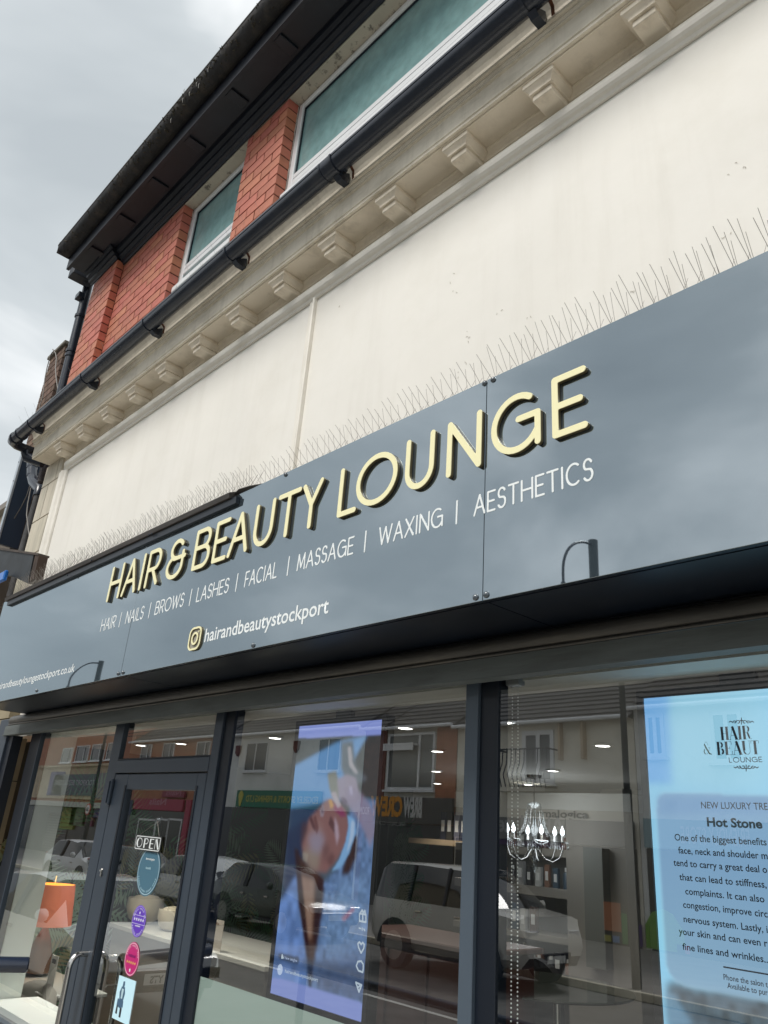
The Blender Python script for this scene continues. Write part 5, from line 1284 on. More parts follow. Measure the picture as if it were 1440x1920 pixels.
def bottle(x, z, w, h, col, lab, kind, capc=(.75, .75, .73), grp='salon products on the shelves', yy=None):
    y = yy if yy is not None else SYF+.07
    t = thing(kind, lab, kind.replace('_', ' '), (x, y, z), group=grp)
    m = mat('pack_%d' % len(bpy.data.materials), col, .35)
    if kind == 'bottle':
        MB().lathe([(w/2, 0), (w/2, h*.66), (w*.42, h*.74), (w*.2, h*.78), (w*.2, h*.8)], (0, 0, 0), 10).build('bottle_body', m, t, local=True, smooth=40)
        MB().lathe([(w*.24, h*.8), (w*.24, h)], (0, 0, 0), 10).build('cap', mat('cap_%d' % len(bpy.data.materials), capc, .4), t, local=True)
    else:
        MB().box(-w/2, w/2, -w*.3, w*.3, 0, h).build('carton_body', m, t, local=True)
        MB().box(-w*.3, w*.3, -w*.3-.002, -w*.3-.0005, h*.3, h*.7).build('label_print', mat('lab_%d' % len(bpy.data.materials), capc, .5), t, local=True)
cols = [((.04, .04, .045), 'black'), ((.5, .5, .48), 'white'), ((.08, .04, .03), 'dark brown'), ((.06, .10, .14), 'slate blue'), ((.30, .30, .30), 'grey'), ((.25, .14, .10), 'tan')]
names = ['upper', 'second', 'third', 'lowest']
seen = set()
for si, z_ in enumerate(SHZ):
    x = sx0+.02; combos = [(c, k) for c in cols for k in (('bottle', 'carton') if si != 2 else ('carton',))]; random.shuffle(combos)
    for (col, cn), kind in combos:
        w = random.uniform(.045, .07); h = random.uniform(.11, .2)
        if x+w > sx1-.01: break
        bottle(x+w/2, z_, w, h, col, 'the one %s %s on the %s shelf behind the chandelier' % (cn, kind, names[si]), kind)
        x += w+random.uniform(.012, .05)
# products on the ledge seen left of the mullion
ldg = thing('product_ledge', 'warm lit ledge carrying boxed products left of the mullion', 'shelf', tuple(at(840, 1580, 6.2)))
la, lb_ = at(792, 1572, 6.2), at(874, 1582, 6.2)
MB().box(la[0], lb_[0]+.6, 6.0, 6.59, la[2]-.05, la[2]).build('ledge_board', mat('ledge_wood', (.35, .26, .17), .5), ldg)
for i, px in enumerate((826, 838, 852, 864, 874)):
    p = at(px, 1570, 6.1); bottle(p[0], la[2], .07, .26, [(.03, .03, .05), (.04, .035, .03), (.10, .10, .14), (.03, .035, .07), (.10, .06, .05)][i], ['navy box first on the warm ledge from the left', 'black box second on the warm ledge', 'grey blue box in the middle of the warm ledge', 'dark navy box fourth on the warm ledge', 'brown box last on the warm ledge beside the mullion'][i], 'carton', (.6, .6, .6), 'boxes on the warm ledge', 6.15)
# white cabinets behind the blue screen and a magazine rack
cab = thing('white_cabinet', 'white panelled cupboards between the shelves and the blue screen', 'cabinet', (-3.0, 5.9, -H))
xa = at(1124, 1650, 5.9)[0]
MB().box(xa, XR, 5.9, 6.5, -H, at(1124, 1607, 5.9)[2]).build('carcass', mat('cabinet_paint', (.34, .35, .35), .5), cab)
zt2, zb2 = at(1130, 1632, 5.9)[2], at(1160, 1690, 5.9)[2]
for i in range(5): MB().box(xa+.03+i*.36, xa+.33+i*.36, 5.885, 5.8995, zb2, zt2, .005).build('door_panel', mat('cabinet_door_%d' % i, (.38, .39, .39), .5), cab)
MB().box(at(1125, 1475, 6.3)[0], XR, 6.3, 6.45, at(1125, 1600, 6.3)[2], at(1125, 1480, 6.3)[2]).build('wall_unit', mat('wall_unit_paint', (.42, .41, .37), .5), cab)
MB().box(at(1093, 1590, 5.6)[0], at(1128, 1590, 5.6)[0], 5.6, 5.85, -.75, at(1093, 1588, 5.6)[2]).build('grey_panel', mat('grey_panel', (.15, .155, .14), .6), cab)
bc = thing('brown_counter', 'dark reddish brown low counter seen right of the left screen', 'counter', (-2.7, 3.3, -H))
k0, k1 = at(690, 1752, 3.3), at(892, 1768, 3.3); kz = (k0[2]+k1[2])/2
m_bc = mat('brown_leather', (.045, .017, .013), .45, var=.2, vscale=4)
MB().box(k0[0]-.12, k1[0]+.02, 3.3, 3.75, -H+.012, kz-.03, .006).build('counter_body', m_bc, bc)
MB().box(k0[0]-.15, k1[0]+.05, 3.27, 3.78, kz-.029, kz, .006).build('counter_top', mat('counter_top_brown', (.05, .023, .018), .5), bc)
cw_ = (k1[0]-k0[0]+.10)/3
for j in range(3): MB().box(k0[0]-.10+j*cw_, k0[0]-.12+(j+1)*cw_, 3.288, 3.2995, -1.9, kz-.07, .004).build('counter_panel', m_bc, bc)
# round glass table with a chrome leg
gt = thing('round_table', 'round dark glass table on a chrome column low in the right window', 'table', tuple(at(1060, 1900, 4.0)))
gc = at(1015, 1850, 4.1)
MB().lathe([(.50, 0), (.505, .006), (.50, .012)], (gc[0], gc[1], gc[2]), 40).build('table_top', mat('smoked_glass_top', (.03, .035, .03), .08, ior=1.6), gt, smooth=30)
MB().tube([(gc[0]+.1, gc[1], gc[2]), (gc[0]+.1, gc[1], -H+.02)], .02, 12).build('column', m_steel, gt, smooth=50)
MB().lathe([(.22, 0), (.20, .02), (.03, .03)], (gc[0]+.1, gc[1], -H+.012), 24).build('base', m_steel, gt, smooth=40)
for px, py, lab in ((998, 1838, 'dark rounded chair back behind the round glass table'), ):
    p = at(px, py, 4.8); t = thing('tub_chair', lab, 'chair', (p[0], 4.8, -H))
    mm_ = mat('black_leather', (.012, .012, .014), .4)
    MB().prism_y([(p[0]+.20*cos(a), p[2]-.03+.16*sin(a)) for a in np.linspace(0, pi, 12)]+[(p[0]-.20, -1.6), (p[0]+.20, -1.6)], 4.8, 4.87).build('backrest', mm_, t)
    MB().box(p[0]-.24, p[0]+.24, 4.4, 4.79, -1.62, -1.52, .02).build('seat', mm_, t)
    for sx in (-.2, .2): MB().tube([(p[0]+sx, 4.6, -1.62), (p[0]+sx, 4.6, -H+.012)], .015, 6).build('leg', m_steel, t)
# reception desk with bowls and card
dk = thing('reception_desk', 'grey and taupe reception desk behind the door and the large window', 'desk', (-5.5, 3.6, -H))
MB().box(-6.6, -4.47, 3.30, 3.9, -H, -.80, .006).build('desk_body', mat('desk_paint', (.26, .245, .22), .5, var=.05), dk)
MB().box(-6.65, -4.43, 3.26, 3.94, -.799, -.765, .005).build('desk_top', mat('desk_top', (.36, .355, .32), .35), dk)
for i, (px, lab, r_) in enumerate(((262, 'large cream bowl on the desk seen through the door glass', .15), (318, 'small cream bowl right of the large bowl on the desk', .12))):
    p = at(px, 1760, 3.5); t = thing('cream_bowl', lab, 'bowl', (p[0], 3.5, -.765), group='cream bowls on the desk')
    MB().lathe([(r_*.45, 0), (r_*.8, r_*.25), (r_, r_*.75), (r_*.97, r_*1.25), (r_*.93, r_*1.25), (r_*.9, r_*.8), (r_*.3, r_*.2)], (0, 0, 0), 24).build('bowl_body', mat('cream_ceramic_%d' % i, (.52, .47, .37), .3), t, local=True, smooth=50)
    MB().lathe([(r_*.92, r_*1.1), (r_*.6, r_*1.35), (.001, r_*1.45)], (0, 0, 0), 16).build('contents', mat('cream_contents_%d' % i, (.45, .40, .30), .8), t, local=True, smooth=50)
qc = thing('social_card', 'small printed card with social media symbols standing on the desk', 'card', tuple(at(400, 1765, 3.3)))
ca_, cb_ = at(386, 1719, 3.28), at(415, 1766, 3.28)
MB().box(ca_[0], cb_[0], 3.28, 3.284, -.765, ca_[2]).build('card', mat('card_stock', (.42, .38, .33), .6), qc)
for j, (px, py) in enumerate(((390, 1737), (389, 1753))):
    p = at(px, py, 3.276); disc(p[0], p[2], .014, .014, 3.277, 16).build('round_symbol', mat('symbol_brown_%d' % j, (.16, .08, .04) if j == 0 else (.20, .15, .12), .6), qc)
me = text_mesh('lettering', 'f', 0, .010, 0, .018, bold=.02); p = at(388, 1742, 3.2755); mesh_obj('lettering', me, m_vinyl, (p[0], 3.2755, p[2]), qc)
row_marks(qc, mat('card_ink', (.2, .12, .08), .6), ca_[0]*.88+cb_[0]*.12, ca_[0]*.2+cb_[0]*.8, ca_[2]-.03, .012, 3.2775, 8)
# lamp, armchair, side table, leaflets by the left window
lp = at(96, 1690, 2.62)
lm = thing('table_lamp', 'table lamp with a terracotta shade glowing orange inside, left window', 'lamp', (lp[0], 2.62, -1.25))
zs1, zs0 = at(97, 1656, 2.62)[2], at(93, 1736, 2.62)[2]
sh_ = MB(); nn = 32
vs = []
for r_, z_ in ((.148, zs1), (.175, zs0), (.172, zs0), (.145, zs1)): vs += [(lp[0]+r_*cos(2*pi*i/nn), 2.62+r_*sin(2*pi*i/nn), z_) for i in range(nn)]
fs = [(j*nn+i, j*nn+(i+1) % nn, (j+1)*nn+(i+1) % nn, (j+1)*nn+i) for j in range(3) for i in range(nn)]+[(3*nn+i, 3*nn+(i+1) % nn, (i+1) % nn, i) for i in range(nn)]
sh_.add(vs, fs); sh_.build('lamp_shade', mat('terracotta_shade', (.42, .11, .055), .7, emit=((.42, .09, .035), .22), bump=.15, bscale=160), lm, smooth=40)
MB().lathe([(.140, zs1-.012), (.146, zs1-.002)], (lp[0], 2.62, 0), 32).build('shade_liner', emis('lit_liner', (1.0, .36, .05), 1.6), lm)
MB().lathe([(.02, zs0-.32), (.09, zs0-.30), (.10, zs0-.22), (.05, zs0-.08), (.012, zs0), (.012, zs1-.06)], (lp[0], 2.62, 0), 20).build('lamp_base', mat('amber_glass', (.12, .05, .015), .2), lm, smooth=50)
MB().tube([(lp[0], 2.62, zs1-.06), (lp[0], 2.62, zs1+.055)], .004, 6).build('finial', emis('finial_glow', (1, .55, .12), 1.2), lm)
pl_ = bpy.data.lights.new('lamp_bulb', 'POINT'); pl_.energy = 3; pl_.color = (1, .55, .22); pl_.shadow_soft_size = .03
po = bpy.data.objects.new('lamp_bulb', pl_); COL.objects.link(po); po.parent = lm; po.location = tuple(np.array([lp[0], 2.62, zs1-.10])-WORLD[lm.name])
st_ = thing('side_table', 'low side table under the terracotta lamp', 'table', (lp[0], 2.62, -H))
MB().box(lp[0]-.2, lp[0]+.75, 2.42, 2.82, zs0-.345, zs0-.321, .004).build('table_top', mat('table_grey', (.30, .31, .29), .4), st_)
for sx, sy in ((-.17, 2.45), (.70, 2.45), (-.17, 2.79), (.70, 2.79)): MB().tube([(lp[0]+sx, sy, zs0-.346), (lp[0]+sx, sy, -H+.012)], .012, 6).build('leg', m_steel, st_)
lf = thing('leaflet_stand', 'tall price leaflet standing in a clear holder behind the left window', 'leaflet', tuple(at(108, 1848, 2.5)))
la_, lb2 = at(97, 1789, 2.45), at(119, 1846, 2.45)
zt3 = la_[2]; zb3 = zs0-.321
MB().box(la_[0]+.01, la_[0]+.115, 2.45, 2.454, zb3, zt3).build('leaflet', mat('leaflet_paper', (.48, .47, .44), .6), lf)
MB().box(la_[0]+.04, la_[0]+.09, 2.4475, 2.4494, zt3-.20, zt3-.17).build('yellow_print', mat('leaflet_yellow', (.36, .34, .08), .6), lf)
MB().box(la_[0]+.035, la_[0]+.09, 2.4475, 2.4494, zt3-.045, zt3-.02).build('dark_print', mat('leaflet_dark', (.08, .08, .09), .6), lf)
MB().box(la_[0]-.02, la_[0]+.15, 2.40, 2.50, zb3, zb3+.006).build('holder_base', m_upvc, lf)
am = thing('armchair', 'grey upholstered armchair with a high curved back inside the left window', 'armchair', tuple(at(75, 1915, 2.45)))
apx = at(72, 1838, 2.42); m_grey = mat('grey_upholstery', (.27, .26, .235), .85, bump=.3, bscale=150)
bk = MB(); prof = [(-.27, 0), (-.28, .45), (-.24, .62), (-.12, .70), (.12, .70), (.24, .62), (.28, .45), (.27, 0)]
n = 9
for j in range(n-1): pass
rows = []
for j, t_ in enumerate(np.linspace(-1, 1, 13)):
    xx = apx[0]+.28*t_+.05; top = apx[2]-.03*abs(t_)**3*3; yc = 2.36+.10*(1-t_*t_)
    rows.append([(xx, yc-.035, -1.75), (xx, yc-.045, top-.04), (xx, yc, top), (xx, yc+.05, top-.05), (xx, yc+.05, -1.75)])
vs = [p for r_ in rows for p in r_]; fs = [(i*5+k, i*5+k+1, (i+1)*5+k+1, (i+1)*5+k) for i in range(12) for k in range(4)]+[(0, 1, 2, 3, 4), (60, 61, 62, 63, 64)]
bk.add(vs, fs); bk.build('backrest', m_grey, am, smooth=60)
MB().box(apx[0]-.2, apx[0]+.32, 2.18, 2.36, -1.72, -1.55, .02).build('seat', m_grey, am)
for sx in (-.15, .27): MB().tube([(apx[0]+sx, 2.22, -1.72), (apx[0]+sx, 2.22, -H+.012)], .014, 6).build('leg', m_steel, am)

# ================================================================== THE STREET OPPOSITE (seen mirrored in the glass and the sign)
YV = 20.0; FYR = 2*GL-YV          # facades opposite
def vr(tl, br, Y=YV):
    a = vat(*tl, Y); b = vat(*br, Y); return a[0], b[0], b[2], a[2]
m_owhite = mat('opposite_white_render', (.82, .83, .80), .85, var=.05, vscale=.6, dirt=(.3, .3, .28), dirt_amt=.3, dirt_scale=.8)
m_ocream = mat('opposite_cream_render', (.84, .80, .68), .85, var=.05, vscale=.6, dirt=(.33, .3, .25), dirt_amt=.35, dirt_scale=.9)
m_obrick = mat('opposite_orange_brick', (.45, .20, .12), .85, var=.12, vscale=3)
m_odark = mat('opposite_dark_brick', (.17, .06, .045), .85, var=.15, vscale=4)
m_otan = mat('opposite_concrete', (.62, .50, .35), .85, var=.15, vscale=1.5, dirt=(.25, .18, .12), dirt_amt=.5, dirt_scale=1.2)
m_oroof = mat('opposite_slate', (.075, .072, .07), .75, objvar=.3, var=.2, vscale=4)
m_shopdark = mat('dark_shopfront', (.045, .05, .048), .25, ior=1.6)
def otext(txt, xr_, xl_, z0, cap, m, root, y, bold=.01):
    me = text_mesh('lettering', txt, 0, abs(xr_-xl_), 0, cap, bold=bold)
    me.transform(Matrix.Rotation(pi, 4, 'Z'))
    return mesh_obj('lettering', me, m, (xr_, y, z0), root)
def ofront(label, name, x0, x1, zt_, m, roof=None, cat_='building', ztr=None, depth=8):
    t = thing(name, label, cat_, ((x0+x1)/2, FYR-4, -H))
    MB().box(x0, x1, FYR-depth, FYR, -H, zt_).build('wall', m, t)
    if roof:
        zr = ztr or zt_+2.6
        rf = MB(); rf.add([(x0, FYR+.25, zt_-.05), (x1, FYR+.25, zt_-.05), (x1, FYR-4, zr), (x0, FYR-4, zr), (x0, FYR-depth, zt_-.05), (x1, FYR-depth, zt_-.05)], [(0, 1, 2, 3), (3, 2, 5, 4), (0, 3, 4), (1, 5, 2)])
        ro_ = rf.build('roof', m_oroof, t)
        n = 15
        for i in range(n):
            f0, f1 = i/n, (i+1)/n
            ya, yb = FYR+.25-4.25*f0, FYR+.25-4.25*f1; za, zb_ = zt_-.05+(zr-zt_+.05)*f0, zt_-.05+(zr-zt_+.05)*f1
            MB().add([(x0, ya, za+.05), (x1, ya, za+.05), (x1, yb, zb_+.012), (x0, yb, zb_+.012), (x0, ya, za+.005), (x1, ya, za+.005)], [(0, 1, 2, 3), (4, 5, 1, 0)]).build('slate_course', m_oroof, ro_)
        MB().tube([(x0, FYR+.33, zt_-.02), (x1, FYR+.33, zt_-.02)], .06, 8).build('gutter', m_upvc, t)
    return t
def owin(t, r, nm='window', split=.62, bar_=True, glass=None, fr=.055, mf=None):
    x0, x1, z0, z1 = r
    f = MB()
    f.box(x0, x0+fr, FYR, FYR+.06, z0, z1); f.box(x1-fr, x1, FYR, FYR+.06, z0, z1); f.box(x0+fr, x1-fr, FYR, FYR+.06, z1-fr, z1); f.box(x0+fr, x1-fr, FYR, FYR+.06, z0, z0+fr)
    if bar_: xm = x0+(x1-x0)*split; f.box(xm-fr/2, xm+fr/2, FYR, FYR+.055, z0+fr, z1-fr)
    w = f.build(nm, mf or m_upvc, t)
    MB().box(x0+fr, x1-fr, FYR+.005, FYR+.02, z0+fr, z1-fr).build('pane', glass or m_winglass, w)
    MB().box(x0-.08, x1+.08, FYR, FYR+.14, z0-.07, z0-.002).build('sill', mf or m_upvc, w)
    return w
def oshop(t, x0, x1, z1, m=m_shopdark):
    MB().box(x0, x1, FYR, FYR+.05, -H, z1).build('shopfront', m, t)
def oboard(t, r, m, nm='sign_board'):
    return MB().box(r[0], r[1], FYR+.05, FYR+.16, r[2], r[3]).build(nm, m, t)
# A: orange brick and concrete block with three windows (left window pane)
xa0, xa1 = -62, at(250, 1365, YV)[0]+.5
A = ofront('orange brick and concrete block reflected in the left window pane', 'brick_block', xa0, xa1, 6.6, m_obrick)
zb1 = vat(190, 1437, YV)[2]; zb0 = vat(190, 1500, YV)[2]
MB().box(xa0, xa1, FYR, FYR+.10, zb0, zb1).build('concrete_band', m_otan, A)
MB().box(xa0, xa1, FYR, FYR+.25, zb1, zb1+.14).build('ledge', m_otan, A)
for tl, br in (((120, 1403), (133, 1430)), ((147, 1399), (164, 1428)), ((176, 1396), (194, 1426)), ((205, 1393), (222, 1424))): owin(A, vr(tl, br))
rr_ = vr((108, 1453), (183, 1493)); oboard(A, rr_, mat('beds_sign', (.085, .11, .13), .4))
bw_ = mat('pale_letters', (.55, .58, .6), .5)
otext('STOCKPORT BEDS & SOFAS', rr_[1]-.2, rr_[0]+.25, rr_[2]+(rr_[3]-rr_[2])*.48, (rr_[3]-rr_[2])*.26, bw_, A, FYR+.17)
oboard(A, vr((101, 1448), (117, 1492)), mat('purple_board', (.10, .07, .26), .5), 'purple_board')
r2 = vr((101, 1448), (117, 1492))
zc_ = vat(140, 1512, YV)[2]; MB().box(xa0, xa1, FYR, FYR+.8, zc_-.05, zc_+.22).build('canopy', mat('canopy_white', (.55, .55, .5), .6), A)
oshop(A, xa0, xa1, zc_-.06)
rs_ = vr((96, 1524), (123, 1580)); ssm = mat('grey_shutter', (.17, .17, .17), .5)
for i in range(15):
    zz = rs_[2]-.6+(rs_[3]-rs_[2]+.6)*i/15
    MB().box(rs_[0], rs_[1], FYR+.055, FYR+.10, zz+.02, zz+(rs_[3]-rs_[2]+.6)/15).build('shutter_slat', ssm, A)
oboard(A, vr((124, 1514), (140, 1556)), mat('lime_panel', (.26, .30, .04), .5), 'lime_panel'); oboard(A, vr((141, 1514), (163, 1550)), mat('green_panel', (.14, .17, .10), .5), 'green_panel')
oboard(A, vr((165, 1514), (176, 1550)), mat('magenta_panel', (.22, .03, .10), .5), 'magenta_panel'); oboard(A, vr((178, 1514), (196, 1534)), mat('indigo_panel', (.10, .07, .28), .5), 'indigo_panel')
oboard(A, vr((186, 1450), (206, 1498)), mat('pale_panel', (.28, .29, .28), .5), 'pale_panel')
# B: brown brick with the pink nail bar (fanlight and door glass)
xb1 = at(437, 1360, YV)[0]-.3
B = ofront('brown brick house with a pink nail bar sign reflected in the door glass', 'brick_house', xa1+.02, xb1, vat(320, 1388, YV)[2], m_obrick, roof=True, ztr=6.9)
for tl, br in (((309, 1394), (325, 1424)), ((268, 1397), (282, 1426)), ((372, 1391), (392, 1424))): owin(B, vr(tl, br))
rn = vr((256, 1497), (346, 1522)); pk = mat('nail_pink', (.42, .035, .09), .5); oboard(B, rn, pk); otext('Nails', rn[1]-1.6, rn[0]+1.8, rn[2]+.25, (rn[3]-rn[2])*.6, mat('nail_letters', (.55, .25, .32), .5), B, FYR+.17, .02)
rn2 = vr((310, 1484), (350, 1496)); oboard(B, rn2, mat('nail_pink_dark', (.28, .03, .07), .5)); otext('Nails', rn2[1]-.3, rn2[0]+.4, rn2[2]+.08, .3, mat('nail_letters2', (.5, .2, .28), .5), B, FYR+.17)
oshop(B, xa1+.05, xb1, rn[2]-.02)
oboard(B, vr((238, 1500), (252, 1528)), mat('navy_panel', (.03, .04, .08), .5), 'navy_panel')
for a_px, b_px in ((262, 292), (294, 316), (318, 340)):
    r_ = vr((a_px, 1534), (b_px-8, 1610)); owin(B, (r_[0], r_[1], -1.9, r_[3]), 'shop_window', bar_=False, fr=.09)
MB().box(vat(352, 1530, YV)[0], vat(352, 1530, YV)[0]+.45, FYR+.05, FYR+.2, -H, rn[3]).build('pink_pillar', pk, B)
# C: white rendered building with the fishing shop
xc1 = at(680, 1450, YV)[0]
Cc = ofront('white rendered building with a green fishing shop sign reflected in the large window', 'white_building', xb1+.02, xc1, vat(560, 1372, YV)[2], m_owhite, roof=True, ztr=6.6)
for tl, br in (((465, 1393), (499, 1446)), ((601, 1385), (637, 1446))): owin(Cc, vr(tl, br), split=.45)
re = vr((451, 1482), (604, 1519)); oboard(Cc, re, mat('fishing_green', (.02, .19, .12), .5)); yl = mat('fishing_yellow', (.58, .52, .10), .5)
otext('EDGELEY SPORTS & FISHING LTD', re[1]-.1, re[0]+.75, (re[2]+re[3])/2-.12, .26, yl, Cc, FYR+.17, .02)
MB().prism_y([(re[0]+.35+.16*cos(a)*(1+.35*sin(3*a)), (re[2]+re[3])/2+.32*sin(a)) for a in np.linspace(0, 2*pi, 18)[:-1]], FYR+.165, FYR+.18).build('fish_emblem', yl, Cc)
oshop(Cc, xb1+.1, xc1-.1, re[2]-.02)
for px in (471, 560, 830): 
    pass
for px, py in ((449, 1408), (558, 1400)):
    q = vat(px, py, YV); MB().prism_y([(q[0]-.18, q[2]+.22), (q[0]+.18, q[2]+.22), (q[0]+.14, q[2]-.1), (q[0], q[2]-.25), (q[0]-.14, q[2]-.1)], FYR, FYR+.12).build('alarm_box', m_odark, Cc)
# D: dark brick slip and E: coffee shop
xd1 = at(722, 1450, YV)[0]; xe1 = at(856, 1450, YV)[0]
D = ofront('narrow dark red brick front between the white building and the coffee shop', 'brick_slip', xc1+.02, xd1, vat(700, 1368, YV)[2], m_odark, roof=True, ztr=6.6)
E_ = ofront('taupe rendered coffee shop with a big window reflected near the mullion', 'coffee_shop', xd1+.02, xe1, vat(790, 1364, YV)[2], mat('taupe_render', (.58, .57, .51), .85, var=.06), roof=True, ztr=6.6)
MB().box(vat(818, 1450, YV)[0], xe1, FYR+.001, FYR+.03, -1, vat(790, 1366, YV)[2]).build('brick_panel', m_obrick, E_)
rw = vr((731, 1377), (814, 1482)); owin(E_, rw, split=.68, fr=.09, glass=mat('grey_curtained_glass', (.16, .17, .165), .3))
MB().box(rw[0]+.05, rw[0]+(rw[1]-rw[0])*.66, FYR+.10, FYR+.35, rw[3]-.45, rw[3]-.38).box(rw[0]+.05, rw[0]+(rw[1]-rw[0])*.66, FYR+.30, FYR+.35, rw[3]-.62, rw[3]-.455).build('open_vent', m_upvc, E_)
rb = vr((682, 1494), (856, 1548)); oboard(E_, (xc1+.3, xe1, rb[2], rb[3]), mat('coffee_fascia', (.10, .10, .095), .6))
B1 = vat(797, 1532, YV); B2 = vat(762, 1530, YV); B3 = vat(700, 1528, YV); B4 = vat(681, 1525, YV)
zz = B1[2]; cp_ = .62
otext('BREW', B1[0], B2[0], zz, cp_, mat('coffee_white', (.62, .62, .60), .5), E_, FYR+.17, .05); otext('CREW', B2[0]-.05, B3[0], zz, cp_, mat('coffee_orange', (.70, .30, .03), .5), E_, FYR+.17, .05)
otext('ROOM', B3[0]-.05, B4[0], zz, .26, mat('coffee_white2', (.62, .62, .60), .5), E_, FYR+.17, .02)
otext('-SPECIALTY COFFEE-', vat(768, 1545, YV)[0], vat(704, 1542, YV)[0], zz-.32, .13, mat('coffee_grey', (.4, .4, .39), .5), E_, FYR+.17, .0)
oshop(E_, xc1+.3, xe1, rb[2]-.02)
# F: cream building with French doors and a balcony
xf1 = at(1190, 1400, YV)[0]
Ff = ofront('cream rendered building with French doors and a bowed iron balcony', 'cream_building', xe1+.02, xf1, vat(1000, 1356, YV)[2], m_ocream, roof=True, ztr=6.4)
rd = vr((981, 1372), (1041, 1470)); mw = owin(Ff, rd, 'french_doors', split=.5, fr=.13)
bal = MB(); yb_ = FYR+.55
bx0, bx1 = vat(948, 1440, YV)[0], vat(1046, 1440, YV)[0]; bz0, bz1 = rd[2]-.15, rd[2]+.95
for i in range(13):
    xx = bx0+(bx1-bx0)*i/12; bal.tube([(xx, yb_, bz1), (xx, yb_+.02, bz0+.7), (xx, yb_+.18, bz0+.35), (xx, yb_+.05, bz0)], .018, 5)
bal.tube([(bx0, yb_, bz1), (bx1, yb_, bz1)], .025, 5); bal.tube([(bx0, FYR, bz1), (bx0, yb_, bz1)], .025, 5); bal.tube([(bx1, FYR, bz1), (bx1, yb_, bz1)], .025, 5)
bal.build('balcony_railing', m_black, Ff); MB().box(bx0, bx1, FYR, yb_+.1, bz0-.12, bz0).build('balcony_floor', m_ocream, Ff)
for tl, br in (((1052, 1357), (1057, 1426)), ((1094, 1354), (1101, 1424))):
    r_ = vr(tl, br); MB().box(r_[0], r_[1], FYR, FYR+.2, r_[2], r_[3]).build('corbel_post', m_otan, Ff)
rf_ = vr((935, 1532), (1180, 1590)); oboard(Ff, (xe1+.1, xf1-.1, rf_[2], rf_[3]-.0), mat('grey_fascia', (.20, .20, .19), .6)); gl_ = mat('grey_letters', (.42, .42, .41), .5)
a1_, a2_ = vat(1066, 1565, YV), vat(938, 1560, YV); otext('Absolute', a1_[0], a2_[0], (a1_[2]+a2_[2])/2, .5, gl_, Ff, FYR+.17, .02)
oshop(Ff, xe1+.1, xf1-.1, rf_[2]-.02); oboard(Ff, vr((930, 1572), (1066, 1592)), mat('purple_strip', (.07, .03, .10), .5), 'purple_strip')
# G: rest of the row
Gg = ofront('pale terraced building with white windows reflected over the blue screen', 'pale_terrace', xf1+.02, 14, vat(1250, 1340, YV)[2]+.2, m_owhite, roof=True, ztr=6.8)
for tl, br in (((1330, 1335), (1400, 1430)), ((1210, 1340), (1250, 1420))): owin(Gg, vr(tl, br), split=.5, fr=.1)
for xx in (-5.5, -2, 1.5, 5, 8.5): owin(Gg, (xx, xx+1.4, 2.2, 3.8), split=.5)
oboard(Gg, (xf1+.2, 14, .3, 1.0), mat('store_fascia', (.30, .42, .45), .6)); q = vat(1414, 1595, YV); q2 = vat(1284, 1585, YV)
otext('FRIENDLY STORE', q[0], q2[0], .45, .42, bw_, Gg, FYR+.17); oshop(Gg, xf1+.2, 14, .28)
for nm_, tl, br, c_, own in (('orange_poster', (1134, 1690), (1168, 1748), (.50, .18, .08), Ff), ('yellow_graphic', (1136, 1752), (1150, 1800), (.45, .42, .10), Ff), ('blue_graphic', (1152, 1754), (1166, 1802), (.10, .25, .50), Ff),
                          ('green_graphic', (1168, 1712), (1182, 1806), (.05, .28, .06), Ff), ('purple_graphic', (1186, 1732), (1210, 1812), (.08, .04, .18), Ff), ('pink_graphic', (1272, 1770), (1300, 1830), (.50, .06, .16), Gg)):
    r_ = vr(tl, br); m_g = mat(nm_+'_ink', c_, .5)
    MB().box(r_[0], r_[1], FYR+.055, FYR+.08, max(r_[2], -H+.05), r_[3]).build(nm_, m_g, own)
r_ = vr((1211, 1700), (1290, 1815)); w_ = r_[1]-r_[0]; zb_ = max(r_[2], -H+.05)
MB().prism_y([(r_[0], zb_), (r_[1], zb_), (r_[1], r_[3]-.45), (r_[1]-w_*.25, r_[3]-.1), (r_[0]+w_*.5, r_[3]), (r_[0]+w_*.2, r_[3]-.1), (r_[0], r_[3]-.4)], FYR+.055, FYR+.08).build('lime_graphic', mat('lime_ink', (.16, .36, .04), .5), Gg)
